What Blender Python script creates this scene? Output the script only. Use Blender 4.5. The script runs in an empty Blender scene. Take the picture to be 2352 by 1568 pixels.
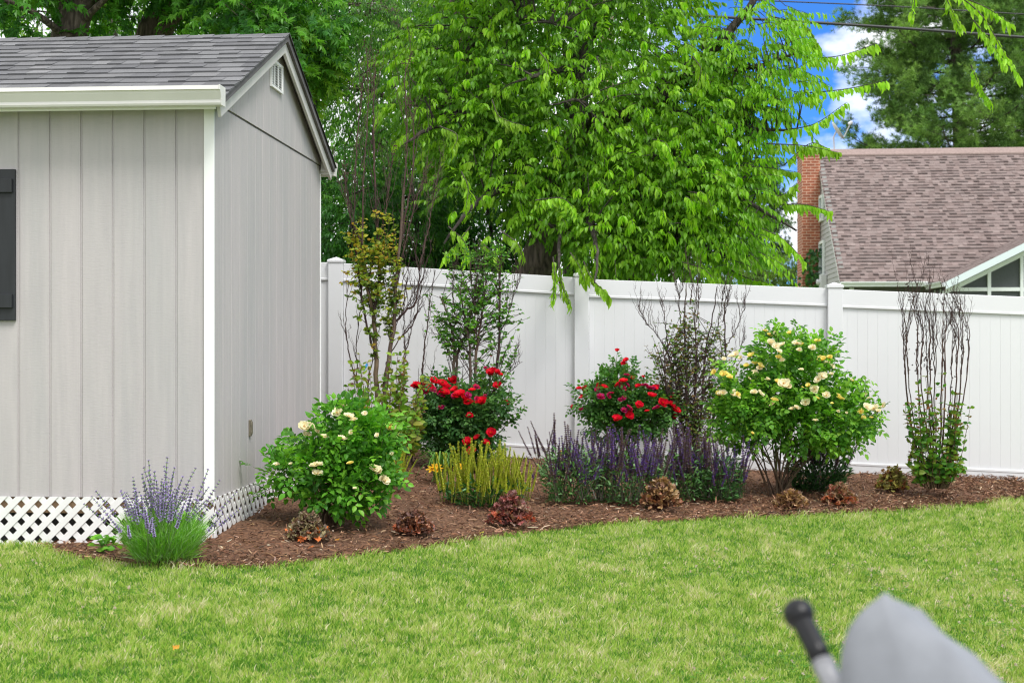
import bpy, math, random
import numpy as np
from mathutils import Vector, Matrix

rng = np.random.default_rng(11)
random.seed(11)
sc = bpy.context.scene
COL = sc.collection
PI = math.pi

# ------------------------------------------------------------------ camera geometry
# the photograph was measured on a 2352 x 1568 grid; F is the focal length on that grid
F, CX, HY, CAMZ = 3267.0, 1176.0, 790.0, 1.28


def at(px, py, Y):
    """The point of the place seen at (px, py) if it stands Y metres ahead."""
    return np.array([(px - CX) / F * Y, Y, CAMZ - (py - HY) / F * Y])


# ------------------------------------------------------------------ terrain
def lawn_z(X, Y):
    X = np.asarray(X, float); Y = np.asarray(Y, float)
    a = np.where(X < -2, 0.0, -0.035 * (np.minimum(X, 9) + 2))
    return a + 0.025 * (np.clip(Y, 5, 16) - 9)


def fence_y(X):
    return 14.15 - 0.055 * X


def ray_ground(px, py, fz):
    d = np.array([(px - CX) / F, 1.0, -(py - HY) / F])
    lo, hi = 3.0, 40.0
    for _ in range(50):
        m = (lo + hi) / 2
        if CAMZ + d[2] * m > fz(d[0] * m, m):
            lo = m
        else:
            hi = m
    return np.array([d[0] * lo, lo, CAMZ + d[2] * lo])


EDGE_PX = [(100, 1258), (130, 1272), (200, 1287), (300, 1299), (400, 1306), (520, 1308), (640, 1303), (760, 1288), (880, 1273),
           (1000, 1257), (1100, 1241), (1200, 1227), (1340, 1212), (1500, 1200), (1700, 1191), (1850, 1186), (2000, 1179),
           (2100, 1173), (2200, 1164), (2290, 1154), (2352, 1143)]
EDGE = np.array([ray_ground(px, py, lawn_z)[:2] for px, py in EDGE_PX])
EDGE = np.vstack([[[EDGE[0, 0] - 0.02, 9.3]], EDGE, [[5.05, 13.25], [5.35, 13.9]]])
_o = np.argsort(EDGE[:, 0]); EDGE = EDGE[_o]


def edge_y(X):
    return np.interp(X, EDGE[:, 0], EDGE[:, 1], left=9.3, right=14.2)


def bed_z(X, Y):
    X = np.asarray(X, float); Y = np.asarray(Y, float)
    ye = edge_y(X)
    t = np.clip((Y - ye) / np.maximum(fence_y(X) - ye, 0.4), 0, 1)
    M = np.interp(X, [-1.5, 0, 3, 4.2, 4.9, 5.3], [0.15, 0.08, 0.05, 0.09, 0.08, 0.0])
    M = np.where(X < -1.95, 0.02, M)
    return lawn_z(X, Y) + M * t ** 0.6 + 0.012


def gp(px, py, bed=True):
    return ray_ground(px, py, bed_z if bed else lawn_z)


def waves(X, Y, scale, seed, n=10):
    r = np.random.default_rng(seed)
    out = 0
    for _ in range(n):
        a = r.uniform(0, 2 * PI); k = scale * r.uniform(0.5, 2.0)
        out = out + np.sin((X * math.cos(a) + Y * math.sin(a)) * k + r.uniform(0, 6.28))
    return out / math.sqrt(n)


# ------------------------------------------------------------------ mesh building
def unit(v):
    v = np.asarray(v, float)
    return v / np.maximum(np.linalg.norm(v, axis=-1, keepdims=True), 1e-9)


class MB:
    def __init__(self):
        self.V, self.L, self.S, self.C, self.n = [], [], [], [], 0

    def raw(self, V, loops, sizes, col):
        V = np.asarray(V, float).reshape(-1, 3)
        col = np.asarray(col, float)
        if col.ndim == 1:
            col = np.tile(col, (len(V), 1))
        self.V.append(V); self.L.append(np.asarray(loops, np.int64).ravel() + self.n)
        self.S.append(np.asarray(sizes, np.int64).ravel()); self.C.append(col); self.n += len(V)

    def poly(self, V, faces, col=(.5, .5, .5)):
        self.raw(V, [i for f in faces for i in f], [len(f) for f in faces], col)

    def batch(self, VV, faces, col):
        """VV (N,k,3): N copies of one little face pattern; col (N,3)."""
        N, k, _ = VV.shape
        pat = np.array([i for f in faces for i in f])
        loops = (np.arange(N)[:, None] * k + pat[None]).ravel()
        sizes = np.tile([len(f) for f in faces], N)
        col = np.asarray(col, float)
        if col.ndim == 1:
            col = np.tile(col, (N, 1))
        self.raw(VV.reshape(-1, 3), loops, sizes, np.repeat(col, k, axis=0))

    def box(self, x0, x1, y0, y1, z0, z1, col=(.5, .5, .5)):
        V = [(x, y, z) for z in (z0, z1) for y in (y0, y1) for x in (x0, x1)]
        self.poly(V, [(0, 2, 3, 1), (4, 5, 7, 6), (0, 1, 5, 4), (2, 6, 7, 3), (0, 4, 6, 2), (1, 3, 7, 5)], col)

    def prism(self, outline, fn, a, b, col=(.5, .5, .5)):
        """outline: 2D points; fn(p, q, t) -> 3D; closed prism from t=a to t=b."""
        n = len(outline)
        V = [fn(p, q, a) for p, q in outline] + [fn(p, q, b) for p, q in outline]
        fs = [tuple(range(n))[::-1], tuple(range(n, 2 * n))] + [(i, (i + 1) % n, n + (i + 1) % n, n + i) for i in range(n)]
        self.poly(V, fs, col)

    def tube(self, pts, radii, sides=6, col=(.1, .08, .06), cap=True):
        P = np.asarray(pts, float); n = len(P)
        r = np.broadcast_to(np.asarray(radii, float), (n,)) if np.ndim(radii) == 0 else np.asarray(radii, float)
        if len(r) != n:
            r = np.interp(np.linspace(0, 1, n), np.linspace(0, 1, len(r)), r)
        T = unit(np.gradient(P, axis=0))
        ref = np.array([0.31, 0.95, 0.05]) if abs(T[0][2]) > 0.7 else np.array([0.02, 0.05, 1.0])
        A = unit(np.cross(T, ref)); B = np.cross(T, A)
        th = np.arange(sides) / sides * 2 * PI
        R = P[:, None] + r[:, None, None] * (np.cos(th)[None, :, None] * A[:, None] + np.sin(th)[None, :, None] * B[:, None])
        i = np.arange(n - 1)[:, None] * sides; j = np.arange(sides)[None]
        jn = (j + 1) % sides
        q = np.stack([i + j, i + jn, i + sides + jn, i + sides + j], -1).reshape(-1, 4)
        loops = q.ravel().tolist(); sizes = [4] * len(q)
        if cap:
            loops += list(range((n - 1) * sides, n * sides)) + list(range(sides))[::-1]; sizes += [sides, sides]
        self.raw(R.reshape(-1, 3), loops, sizes, col)

    def lathe(self, prof, centre, axis=(0, 0, 1), sides=20, col=(.5, .5, .5)):
        """prof: (radius, height) pairs along axis."""
        ax = unit(axis); ref = np.array([1, 0, 0]) if abs(ax[0]) < .9 else np.array([0, 1, 0])
        A = unit(np.cross(ax, ref)); B = np.cross(ax, A)
        th = np.arange(sides) / sides * 2 * PI
        V = np.concatenate([np.asarray(centre) + ax * h + r * (np.cos(th)[:, None] * A + np.sin(th)[:, None] * B) for r, h in prof])
        fs = [(i * sides + j, i * sides + (j + 1) % sides, (i + 1) * sides + (j + 1) % sides, (i + 1) * sides + j)
              for i in range(len(prof) - 1) for j in range(sides)]
        fs += [tuple(range(sides))[::-1], tuple(range((len(prof) - 1) * sides, len(prof) * sides))]
        self.poly(V, fs, col)

    def data(self, name, m, off=None, smooth=False):
        V = np.concatenate(self.V); L = np.concatenate(self.L); S = np.concatenate(self.S); C = np.concatenate(self.C)
        if off is not None:
            V = V - np.asarray(off)
        me = bpy.data.meshes.new(name)
        me.vertices.add(len(V)); me.vertices.foreach_set('co', V.astype(np.float32).ravel())
        me.loops.add(len(L)); me.loops.foreach_set('vertex_index', L.astype(np.int32))
        me.polygons.add(len(S))
        st = np.concatenate([[0], np.cumsum(S)[:-1]])
        me.polygons.foreach_set('loop_start', st.astype(np.int32))
        me.polygons.foreach_set('use_smooth', np.full(len(S), bool(smooth)))
        me.update(calc_edges=True)
        a = me.color_attributes.new('col', 'FLOAT_COLOR', 'POINT')
        a.data.foreach_set('color', np.concatenate([C, np.ones((len(C), 1))], 1).astype(np.float32).ravel())
        me.materials.append(m)
        me.validate()
        return me

    def build(self, name, m, parent=None, local=False, smooth=False, bevel=0.0):
        off = None
        if parent is not None and not local:
            off = np.array(parent.location)
            if parent.parent is not None:
                off = off + np.array(parent.parent.location)
        return link(name, self.data(name, m, off, smooth), parent, bevel)


def link(name, me, parent=None, bevel=0.0):
    o = bpy.data.objects.new(name, me); COL.objects.link(o)
    if parent is not None:
        o.parent = parent
    if bevel:
        b = o.modifiers.new('bevel', 'BEVEL'); b.width = bevel; b.segments = 2; b.limit_method = 'ANGLE'
    return o


def thing(name, label, cat, loc=(0, 0, 0), rz=0.0, group=None):
    o = bpy.data.objects.new(name, None); COL.objects.link(o)
    o.location = [float(c) for c in loc]; o.rotation_euler = (0, 0, rz); o.empty_display_size = 0.1
    tag(o, label, cat, group)
    return o


def tag(o, label=None, cat=None, group=None, kind=None):
    for k, v in (('label', label), ('category', cat), ('group', group), ('kind', kind)):
        if v:
            o[k] = v
    return o


# ------------------------------------------------------------------ leaves
LEAF_F = [(0, 2, 1), (0, 1, 3), (2, 5, 4, 1), (1, 4, 6, 3), (5, 7, 4), (4, 7, 6)]


def leaves(mb, P, D, U, L, W, col, droop=0.25, fold=0.3, w1=0.95, w2=0.8):
    P = np.asarray(P, float); N = len(P)
    D = unit(D); S = unit(np.cross(D, U)); Nn = np.cross(S, D)
    L = np.broadcast_to(np.asarray(L, float), (N,))[:, None]; W = np.broadcast_to(np.asarray(W, float), (N,))[:, None]
    c = lambda t: P + D * L * t - Nn * (droop * t * t) * L
    s = lambda t, w, k: c(t) + S * W * (0.5 * w * k) + Nn * W * (0.5 * fold * w)
    VV = np.stack([P, c(.33), s(.33, w1, -1), s(.33, w1, 1), c(.68), s(.68, w2, -1), s(.68, w2, 1), c(1.0)], 1)
    mb.batch(VV, LEAF_F, col)


def blades(mb, P, D, U, L, W, col):
    """flat little two-face leaves for far or tiny foliage"""
    P = np.asarray(P, float); N = len(P)
    D = unit(D); S = unit(np.cross(D, U)); Nn = np.cross(S, D)
    L = np.broadcast_to(np.asarray(L, float), (N,))[:, None]; W = np.broadcast_to(np.asarray(W, float), (N,))[:, None]
    m = P + D * L * .45
    VV = np.stack([P, m - S * W * .5 + Nn * W * .2, m + S * W * .5 + Nn * W * .2, P + D * L - Nn * L * .12], 1)
    mb.batch(VV, [(0, 2, 3), (0, 3, 1)], col)


def palmate(mb, P, D, U, L, col):
    """five pointed lobes from one base"""
    D = unit(D); S = unit(np.cross(D, U)); Nn = np.cross(S, D)
    for ang, k in ((-85, .5), (-42, .85), (0, 1.0), (42, .85), (85, .5)):
        a = math.radians(ang)
        d = D * math.cos(a) + S * math.sin(a) - Nn * 0.12
        blades(mb, P, d, Nn, L * k, L * k * .36, col)


def lobed(mb, P, D, U, R, col, seed=0):
    """ruffled, lobed round leaf: a fan about its petiole"""
    r = np.random.default_rng(seed)
    P = np.asarray(P, float); N = len(P)
    D = unit(D); S = unit(np.cross(D, U)); Nn = np.cross(S, D)
    R = np.broadcast_to(np.asarray(R, float), (N,))
    ctr = P + D * (R * .55)[:, None] - Nn * (R * .12)[:, None]
    k = 15
    vs = [ctr]
    for i in range(k):
        a = -2.75 + 5.5 * i / (k - 1)
        rad = R * ((1.0 if i % 2 == 0 else .68) * (1 - .18 * abs(a) / 2.75)) * r.uniform(.9, 1.1, N)
        h = R * r.uniform(-.22, .22, N)
        vs.append(ctr + (D * math.cos(a) + S * math.sin(a)) * rad[:, None] + Nn * (h - R * .08)[:, None])
    mb.batch(np.stack(vs, 1), [(0, i + 1, i + 2) for i in range(k - 1)], col)


def mixc(a, b, t):
    t = np.asarray(t)[:, None]
    return np.asarray(a) * (1 - t) + np.asarray(b) * t


def jitter(c, n, amt=0.25):
    c = np.asarray(c, float)
    if c.ndim == 1:
        c = np.tile(c, (n, 1))
    return c * rng.uniform(1 - amt, 1 + amt, (n, 1)) * rng.uniform(1 - amt * .3, 1 + amt * .3, (n, 3))


def pick(cols, n, p=None, amt=.2):
    cols = np.asarray(cols, float)
    return jitter(cols[rng.choice(len(cols), n, p=p)], n, amt)


def rdir(n):
    return unit(rng.normal(size=(n, 3)))


def in_blobs(blobs, n, power=0.4):
    """points spread in a union of ellipsoids (centre, radii) -> points, outward directions"""
    vol = np.array([np.prod(b[1]) ** .8 for b in blobs]); idx = rng.choice(len(blobs), n, p=vol / vol.sum())
    c = np.array([b[0] for b in blobs])[idx]; r = np.array([b[1] for b in blobs])[idx]
    d = rdir(n); rad = rng.uniform(0, 1, n) ** power
    return c + d * rad[:, None] * r, unit(d / r)


def bez(a, b, c, n=8):
    t = np.linspace(0, 1, n)[:, None]
    return (1 - t) ** 2 * np.asarray(a) + 2 * t * (1 - t) * np.asarray(b) + t * t * np.asarray(c)


def smooth_path(pts, n=14):
    """Catmull-Rom through pts"""
    P = np.asarray(pts, float)
    Q = np.vstack([2 * P[0] - P[1], P, 2 * P[-1] - P[-2]])
    out = []
    m = len(P) - 1
    for t in np.linspace(0, m - 1e-6, n):
        i = int(t); u = t - i
        p0, p1, p2, p3 = Q[i:i + 4]
        out.append(.5 * ((2 * p1) + (-p0 + p2) * u + (2 * p0 - 5 * p1 + 4 * p2 - p3) * u * u + (-p0 + 3 * p1 - 3 * p2 + p3) * u ** 3))
    return np.array(out)


# ------------------------------------------------------------------ materials
def new_mat(name):
    m = bpy.data.materials.new(name); m.use_nodes = True
    nt = m.node_tree; nt.nodes.clear()
    out = nt.nodes.new('ShaderNodeOutputMaterial'); b = nt.nodes.new('ShaderNodeBsdfPrincipled')
    nt.links.new(b.outputs[0], out.inputs[0])
    return m, nt, b, out


def noise_node(nt, scale, detail=4, vec=None, rough=.6):
    n = nt.nodes.new('ShaderNodeTexNoise'); n.inputs['Scale'].default_value = scale
    n.inputs['Detail'].default_value = detail; n.inputs['Roughness'].default_value = rough
    if vec is not None:
        nt.links.new(vec, n.inputs['Vector'])
    return n


def obj_vec(nt, scale=(1, 1, 1)):
    tc = nt.nodes.new('ShaderNodeTexCoord'); mp = nt.nodes.new('ShaderNodeMapping')
    mp.inputs['Scale'].default_value = scale
    nt.links.new(tc.outputs['Object'], mp.inputs['Vector'])
    return mp.outputs[0]


def ramp(nt, fac, stops):
    r = nt.nodes.new('ShaderNodeValToRGB'); e = r.color_ramp.elements
    while len(e) < len(stops):
        e.new(.5)
    for el, (p, c) in zip(e, stops):
        el.position = p; el.color = (*c, 1)
    nt.links.new(fac, r.inputs[0])
    return r.outputs[0]


def bump(nt, b, height, strength=.3, dist=.01):
    n = nt.nodes.new('ShaderNodeBump'); n.inputs['Strength'].default_value = strength; n.inputs['Distance'].default_value = dist
    nt.links.new(height, n.inputs['Height']); nt.links.new(n.outputs[0], b.inputs['Normal'])


def mul(nt, a, b, fac=1.0):
    x = nt.nodes.new('ShaderNodeMix'); x.data_type = 'RGBA'; x.blend_type = 'MULTIPLY'; x.inputs[0].default_value = fac
    nt.links.new(a, x.inputs[6])
    if hasattr(b, 'links') or hasattr(b, 'is_linked'):
        nt.links.new(b, x.inputs[7])
    else:
        x.inputs[7].default_value = (*b, 1)
    return x.outputs[2]


def attr_col(nt):
    a = nt.nodes.new('ShaderNodeAttribute'); a.attribute_name = 'col'
    return a.outputs['Color']


def leaf_mat(name, rough=.45, trans=.4, spec=.35, tcol=(1.25, 1.3, .55)):
    m, nt, b, out = new_mat(name)
    c = attr_col(nt)
    nt.links.new(c, b.inputs['Base Color']); b.inputs['Roughness'].default_value = rough
    b.inputs['Specular IOR Level'].default_value = spec
    t = nt.nodes.new('ShaderNodeBsdfTranslucent'); nt.links.new(mul(nt, c, tcol), t.inputs['Color'])
    x = nt.nodes.new('ShaderNodeMixShader'); x.inputs[0].default_value = trans
    nt.links.new(b.outputs[0], x.inputs[1]); nt.links.new(t.outputs[0], x.inputs[2]); nt.links.new(x.outputs[0], out.inputs[0])
    return m


def attr_mat(name, rough=.8, nscale=0, namt=.3, bumpd=0, spec=.3):
    m, nt, b, out = new_mat(name)
    c = attr_col(nt)
    if nscale:
        n = noise_node(nt, nscale, 5, obj_vec(nt))
        c = mul(nt, c, ramp(nt, n.outputs[0], [(.25, (1 - namt,) * 3), (.75, (1 + namt * .5,) * 3)]))
        if bumpd:
            bump(nt, b, n.outputs[0], .6, bumpd)
    nt.links.new(c, b.inputs['Base Color']); b.inputs['Roughness'].default_value = rough
    b.inputs['Specular IOR Level'].default_value = spec
    return m


def plain(name, col, rough=.6, metal=0, nscale=0, namt=.12, bumpd=0, stretch=(1, 1, 1), spec=.5):
    m, nt, b, out = new_mat(name)
    b.inputs['Roughness'].default_value = rough; b.inputs['Metallic'].default_value = metal
    b.inputs['Specular IOR Level'].default_value = spec
    if nscale:
        n = noise_node(nt, nscale, 6, obj_vec(nt, stretch))
        lo = tuple(c * (1 - namt) for c in col); hi = tuple(min(c * (1 + namt), 1) for c in col)
        nt.links.new(ramp(nt, n.outputs[0], [(.3, lo), (.7, hi)]), b.inputs['Base Color'])
        if bumpd:
            bump(nt, b, n.outputs[0], .5, bumpd)
    else:
        b.inputs['Base Color'].default_value = (*col, 1)
    return m


def bark_mat(name, dark, light, scale=14, d=.03):
    m, nt, b, out = new_mat(name)
    v = obj_vec(nt, (1, 1, .22))
    vo = nt.nodes.new('ShaderNodeTexVoronoi'); vo.inputs['Scale'].default_value = scale; vo.feature = 'DISTANCE_TO_EDGE'
    nt.links.new(v, vo.inputs['Vector'])
    n = noise_node(nt, scale * 2, 6, v)
    ad = nt.nodes.new('ShaderNodeMath'); ad.operation = 'MULTIPLY_ADD'; ad.inputs[1].default_value = 1.2
    nt.links.new(vo.outputs['Distance'], ad.inputs[0]); nt.links.new(n.outputs[0], ad.inputs[2])
    nt.links.new(ramp(nt, ad.outputs[0], [(.35, dark), (.95, light)]), b.inputs['Base Color'])
    b.inputs['Roughness'].default_value = .9
    bump(nt, b, ad.outputs[0], .9, d)
    return m


def siding_mat(name):
    m, nt, b, out = new_mat(name)
    n1 = noise_node(nt, 1.1, 5, obj_vec(nt, (2.6, 2.6, .35)))
    n2 = noise_node(nt, 9, 4, obj_vec(nt, (2.5, 2.5, .18)))
    n3 = noise_node(nt, 60, 3, obj_vec(nt, (.35, .35, 2.2)))
    base = ramp(nt, n1.outputs[0], [(.3, (.415, .403, .40)), (.52, (.462, .432, .428)), (.75, (.495, .455, .452))])
    c = mul(nt, base, ramp(nt, n2.outputs[0], [(.3, (.93, .93, .935)), (.7, (1.03, 1.03, 1.025))]))
    c = mul(nt, c, ramp(nt, n3.outputs[0], [(.25, (.93, .93, .93)), (.42, (1, 1, 1)), (.8, (1.01, 1.01, 1.01))]))
    nt.links.new(c, b.inputs['Base Color']); b.inputs['Roughness'].default_value = .62; b.inputs['Specular IOR Level'].default_value = .3
    bump(nt, b, n3.outputs[0], .22, .004)
    return m


def brick_mat(name):
    m, nt, b, out = new_mat(name)
    tc = nt.nodes.new('ShaderNodeTexCoord'); sp = nt.nodes.new('ShaderNodeSeparateXYZ'); nt.links.new(tc.outputs['Object'], sp.inputs[0])
    ad = nt.nodes.new('ShaderNodeMath'); ad.operation = 'ADD'; nt.links.new(sp.outputs[0], ad.inputs[0]); nt.links.new(sp.outputs[1], ad.inputs[1])
    cb = nt.nodes.new('ShaderNodeCombineXYZ'); nt.links.new(ad.outputs[0], cb.inputs[0]); nt.links.new(sp.outputs[2], cb.inputs[1])
    br = nt.nodes.new('ShaderNodeTexBrick'); nt.links.new(cb.outputs[0], br.inputs['Vector'])
    br.inputs['Scale'].default_value = 1.0; br.inputs['Brick Width'].default_value = .21; br.inputs['Row Height'].default_value = .0713
    br.inputs['Mortar Size'].default_value = .009; br.inputs['Mortar Smooth'].default_value = .2; br.inputs['Bias'].default_value = 0.0
    br.inputs['Color1'].default_value = (.37, .105, .05, 1); br.inputs['Color2'].default_value = (.26, .075, .04, 1)
    br.inputs['Mortar'].default_value = (.56, .36, .26, 1)
    n = noise_node(nt, 9, 5, tc.outputs['Object'])
    nt.links.new(mul(nt, br.outputs[0], ramp(nt, n.outputs[0], [(.3, (.75, .75, .75)), (.7, (1.15, 1.15, 1.15))])), b.inputs['Base Color'])
    b.inputs['Roughness'].default_value = .85
    bump(nt, b, br.outputs['Fac'], -.4, .01)
    return m


M = dict(
    siding=siding_mat('shed_siding'),
    white_trim=plain('white_trim_paint', (.84, .84, .82), .4, nscale=4, namt=.03),
    gutter=plain('gutter_paint', (.76, .735, .71), .35, nscale=3, namt=.04),
    rake=plain('grey_trim_paint', (.56, .54, .52), .5, nscale=7, namt=.07, stretch=(1, 1, .3)),
    vinyl=plain('white_vinyl', (.69, .69, .70), .35, nscale=1.3, namt=.015),
    lattice=plain('lattice_vinyl', (.78, .77, .76), .45, nscale=5, namt=.04),
    shutter=plain('charcoal_shutter_paint', (.014, .016, .019), .55, nscale=18, namt=.3, bumpd=.003, stretch=(1, 1, .1)),
    wood=plain('bare_framing_wood', (.45, .30, .18), .7, nscale=8, namt=.25, stretch=(.2, .2, 2)),
    dark=plain('dark_backing', (.12, .112, .115), .9, nscale=6, namt=.3),
    bronze=plain('weathered_metal', (.22, .19, .14), .5, metal=.5, nscale=30, namt=.3),
    shingle=attr_mat('asphalt_shingles', .92, 160, .45, .002),
    soil=None,
    leaf=leaf_mat('leaf', .42, .46),
    leaf_thick=leaf_mat('leaf_thick', .38, .22, .45),
    grass=leaf_mat('grass_blades', .55, .35, .25, (1.2, 1.16, .85)),
    petal=leaf_mat('petals', .55, .35, .15, (1.05, 1.0, .9)),
    needle=leaf_mat('needles', .55, .25, .25),
    twig=attr_mat('twigs', .85, 60, .35),
    bark=bark_mat('grey_brown_bark', (.035, .026, .02), (.20, .155, .125)),
    bark_dark=bark_mat('dark_bark', (.018, .014, .012), (.10, .08, .068)),
    chips=attr_mat('mulch_shreds', .9),
    brick=brick_mat('red_brick'),
    house_siding=plain('grey_lap_siding', (.36, .35, .34), .6, nscale=5, namt=.05),
    house_white=plain('house_white_trim', (.76, .79, .78), .45, nscale=4, namt=.03),
    screen=plain('insect_screen', (.07, .078, .08), .7, nscale=40, namt=.12),
    house_dark=plain('dark_grey_house_wall', (.15, .15, .13), .8),  # one even dark grey for the house walls
    glass=plain('window_glass', (.10, .14, .18), .06, spec=.8),
    cable=plain('cable_black', (.02, .02, .022), .5),
    pole=bark_mat('pole_wood', (.20, .14, .10), (.46, .33, .25), 9, .01),
    dish=plain('dish_grey', (.62, .62, .63), .4),
    tag=plain('blue_plant_tag', (.02, .25, .55), .4),
    metal_black=plain('black_powder_coat', (.006, .006, .007), .38, spec=.35),
    metal_grey=plain('grey_powder_coat', (.30, .30, .31), .35, metal=.6),
    canvas=plain('grey_canvas', (.215, .226, .245), .85, nscale=16, namt=.12, bumpd=.003),
    concrete=plain('patio_concrete', (.42, .40, .37), .85, nscale=7, namt=.12, bumpd=.004),
)

# ================================================================== SETTING: lawn, mulch bed, patio
def grid_mesh(xs, ys, fz):
    X, Y = np.meshgrid(xs, ys)
    Z = fz(X, Y)
    V = np.stack([X, Y, Z], -1).reshape(-1, 3)
    nx, ny = len(xs), len(ys)
    i = (np.arange(ny - 1)[:, None] * nx + np.arange(nx - 1)[None]).ravel()
    q = np.stack([i, i + 1, i + nx + 1, i + nx], -1)
    mb = MB(); mb.raw(V, q.ravel(), np.full(len(q), 4), (.1, .15, .04))
    return mb


def lawn_material():
    m, nt, b, out = new_mat('lawn_soil_and_thatch')
    n1 = noise_node(nt, 1.4, 6, obj_vec(nt)); n2 = noise_node(nt, 60, 4, obj_vec(nt))
    c = ramp(nt, n1.outputs[0], [(.3, (.10, .19, .035)), (.7, (.20, .23, .07))])
    nt.links.new(mul(nt, c, ramp(nt, n2.outputs[0], [(.3, (.6, .6, .6)), (.7, (1.25, 1.25, 1.25))])), b.inputs['Base Color'])
    b.inputs['Roughness'].default_value = .95; bump(nt, b, n2.outputs[0], .8, .02)
    return m


def mulch_material():
    m, nt, b, out = new_mat('bark_mulch')
    n1 = noise_node(nt, 2.2, 5, obj_vec(nt)); n2 = noise_node(nt, 55, 6, obj_vec(nt, (1, .6, 1)))
    c = ramp(nt, n2.outputs[0], [(.28, (.05, .023, .012)), (.55, (.17, .082, .042)), (.8, (.33, .185, .10))])
    nt.links.new(mul(nt, c, ramp(nt, n1.outputs[0], [(.3, (.8, .8, .8)), (.7, (1.15, 1.1, 1.05))])), b.inputs['Base Color'])
    b.inputs['Roughness'].default_value = .95; bump(nt, b, n2.outputs[0], 1.0, .03)
    return m


xs = np.concatenate([[-300, -120, -60, -30, -16], np.linspace(-10, 10, 61), [16, 30, 60, 120, 300]])
ys = np.concatenate([[-40, -15, -6], np.linspace(-2, 18, 61), [24, 34, 50, 90, 160, 320]])
tag(grid_mesh(xs, ys, lawn_z).build('lawn', lawn_material(), smooth=True), kind='structure')

# the mulch bed: a gently mounded sheet between the lawn edge and the fence
def mulch_bed():
    cols = np.linspace(EDGE[0, 0], 5.33, 190); rows = 60
    V = []
    for x in cols:
        y0 = edge_y(x) - .03; y1 = max(fence_y(x) + .05, y0 + .05)
        t = np.linspace(0, 1, rows) ** 1.15
        Y = y0 + (y1 - y0) * t; X = np.full(rows, x)
        Z = bed_z(X, Y) + .012 * waves(X, Y, 7, 3) * np.minimum(1, t * 9) + .006 * waves(X, Y, 22, 4)
        Z[0] = lawn_z(x, y0) - .03; Z[1] = min(Z[1], lawn_z(x, Y[1]) + .006)
        V.append(np.stack([X, Y, Z], -1))
    V = np.array(V).reshape(-1, 3)
    i = (np.arange(len(cols) - 1)[:, None] * rows + np.arange(rows - 1)[None]).ravel()
    q = np.stack([i, i + rows, i + rows + 1, i + 1], -1)
    mb = MB(); mb.raw(V, q.ravel(), np.full(len(q), 4), (.1, .05, .03))
    return mb.build('mulch_bed', mulch_material(), smooth=True)


tag(mulch_bed(), kind='structure')


def mulch_chips(n=26000):
    X = rng.uniform(EDGE[0, 0], 5.3, n * 2); ye = edge_y(X)
    u = rng.uniform(0, 1, n * 2)
    Y = ye - .02 + (fence_y(X) - ye) * u ** 1.5
    keep = ((X > -1.8) | (Y < 8.98)) & (Y < fence_y(X) - .03); X, Y = X[keep][:n], Y[keep][:n]; n = len(X)
    Z = bed_z(X, Y) + rng.uniform(.004, .026, n)
    a = rng.uniform(0, 2 * PI, n); el = rng.normal(0, .28, n)
    D = np.stack([np.cos(a) * np.cos(el), np.sin(a) * np.cos(el), np.sin(el)], -1)
    U = unit(np.array([0, 0, 1.]) + rng.normal(0, .5, (n, 3)))
    L = rng.uniform(.012, .05, n) * rng.choice([1, 1, 1.7], n); W = rng.uniform(.003, .009, n)
    cols = pick([(.085, .040, .020), (.17, .082, .043), (.26, .14, .078), (.38, .235, .145), (.52, .40, .29), (.04, .025, .018)], n,
                [.25, .34, .2, .13, .03, .05], .3)
    S = unit(np.cross(D, U)); N_ = np.cross(S, D)
    P = np.stack([X, Y, Z], -1)
    mid = P + D * (L * .5)[:, None] + N_ * (L * rng.uniform(0, .15, n))[:, None]
    h = W[:, None] * .5
    VV = np.stack([P - S * h, P + S * h, mid - S * h * 1.2, mid + S * h * 1.2, P + D * L[:, None] - S * h * .5, P + D * L[:, None] + S * h * .5,
                   mid - N_ * h * 1.0], 1)
    mb = MB(); mb.batch(VV, [(0, 1, 3, 2), (2, 3, 5, 4), (0, 2, 6), (2, 4, 6), (1, 6, 3), (3, 6, 5)], cols)
    return mb.build('mulch', M['chips'])


tag(mulch_chips(), kind='stuff')


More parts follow.
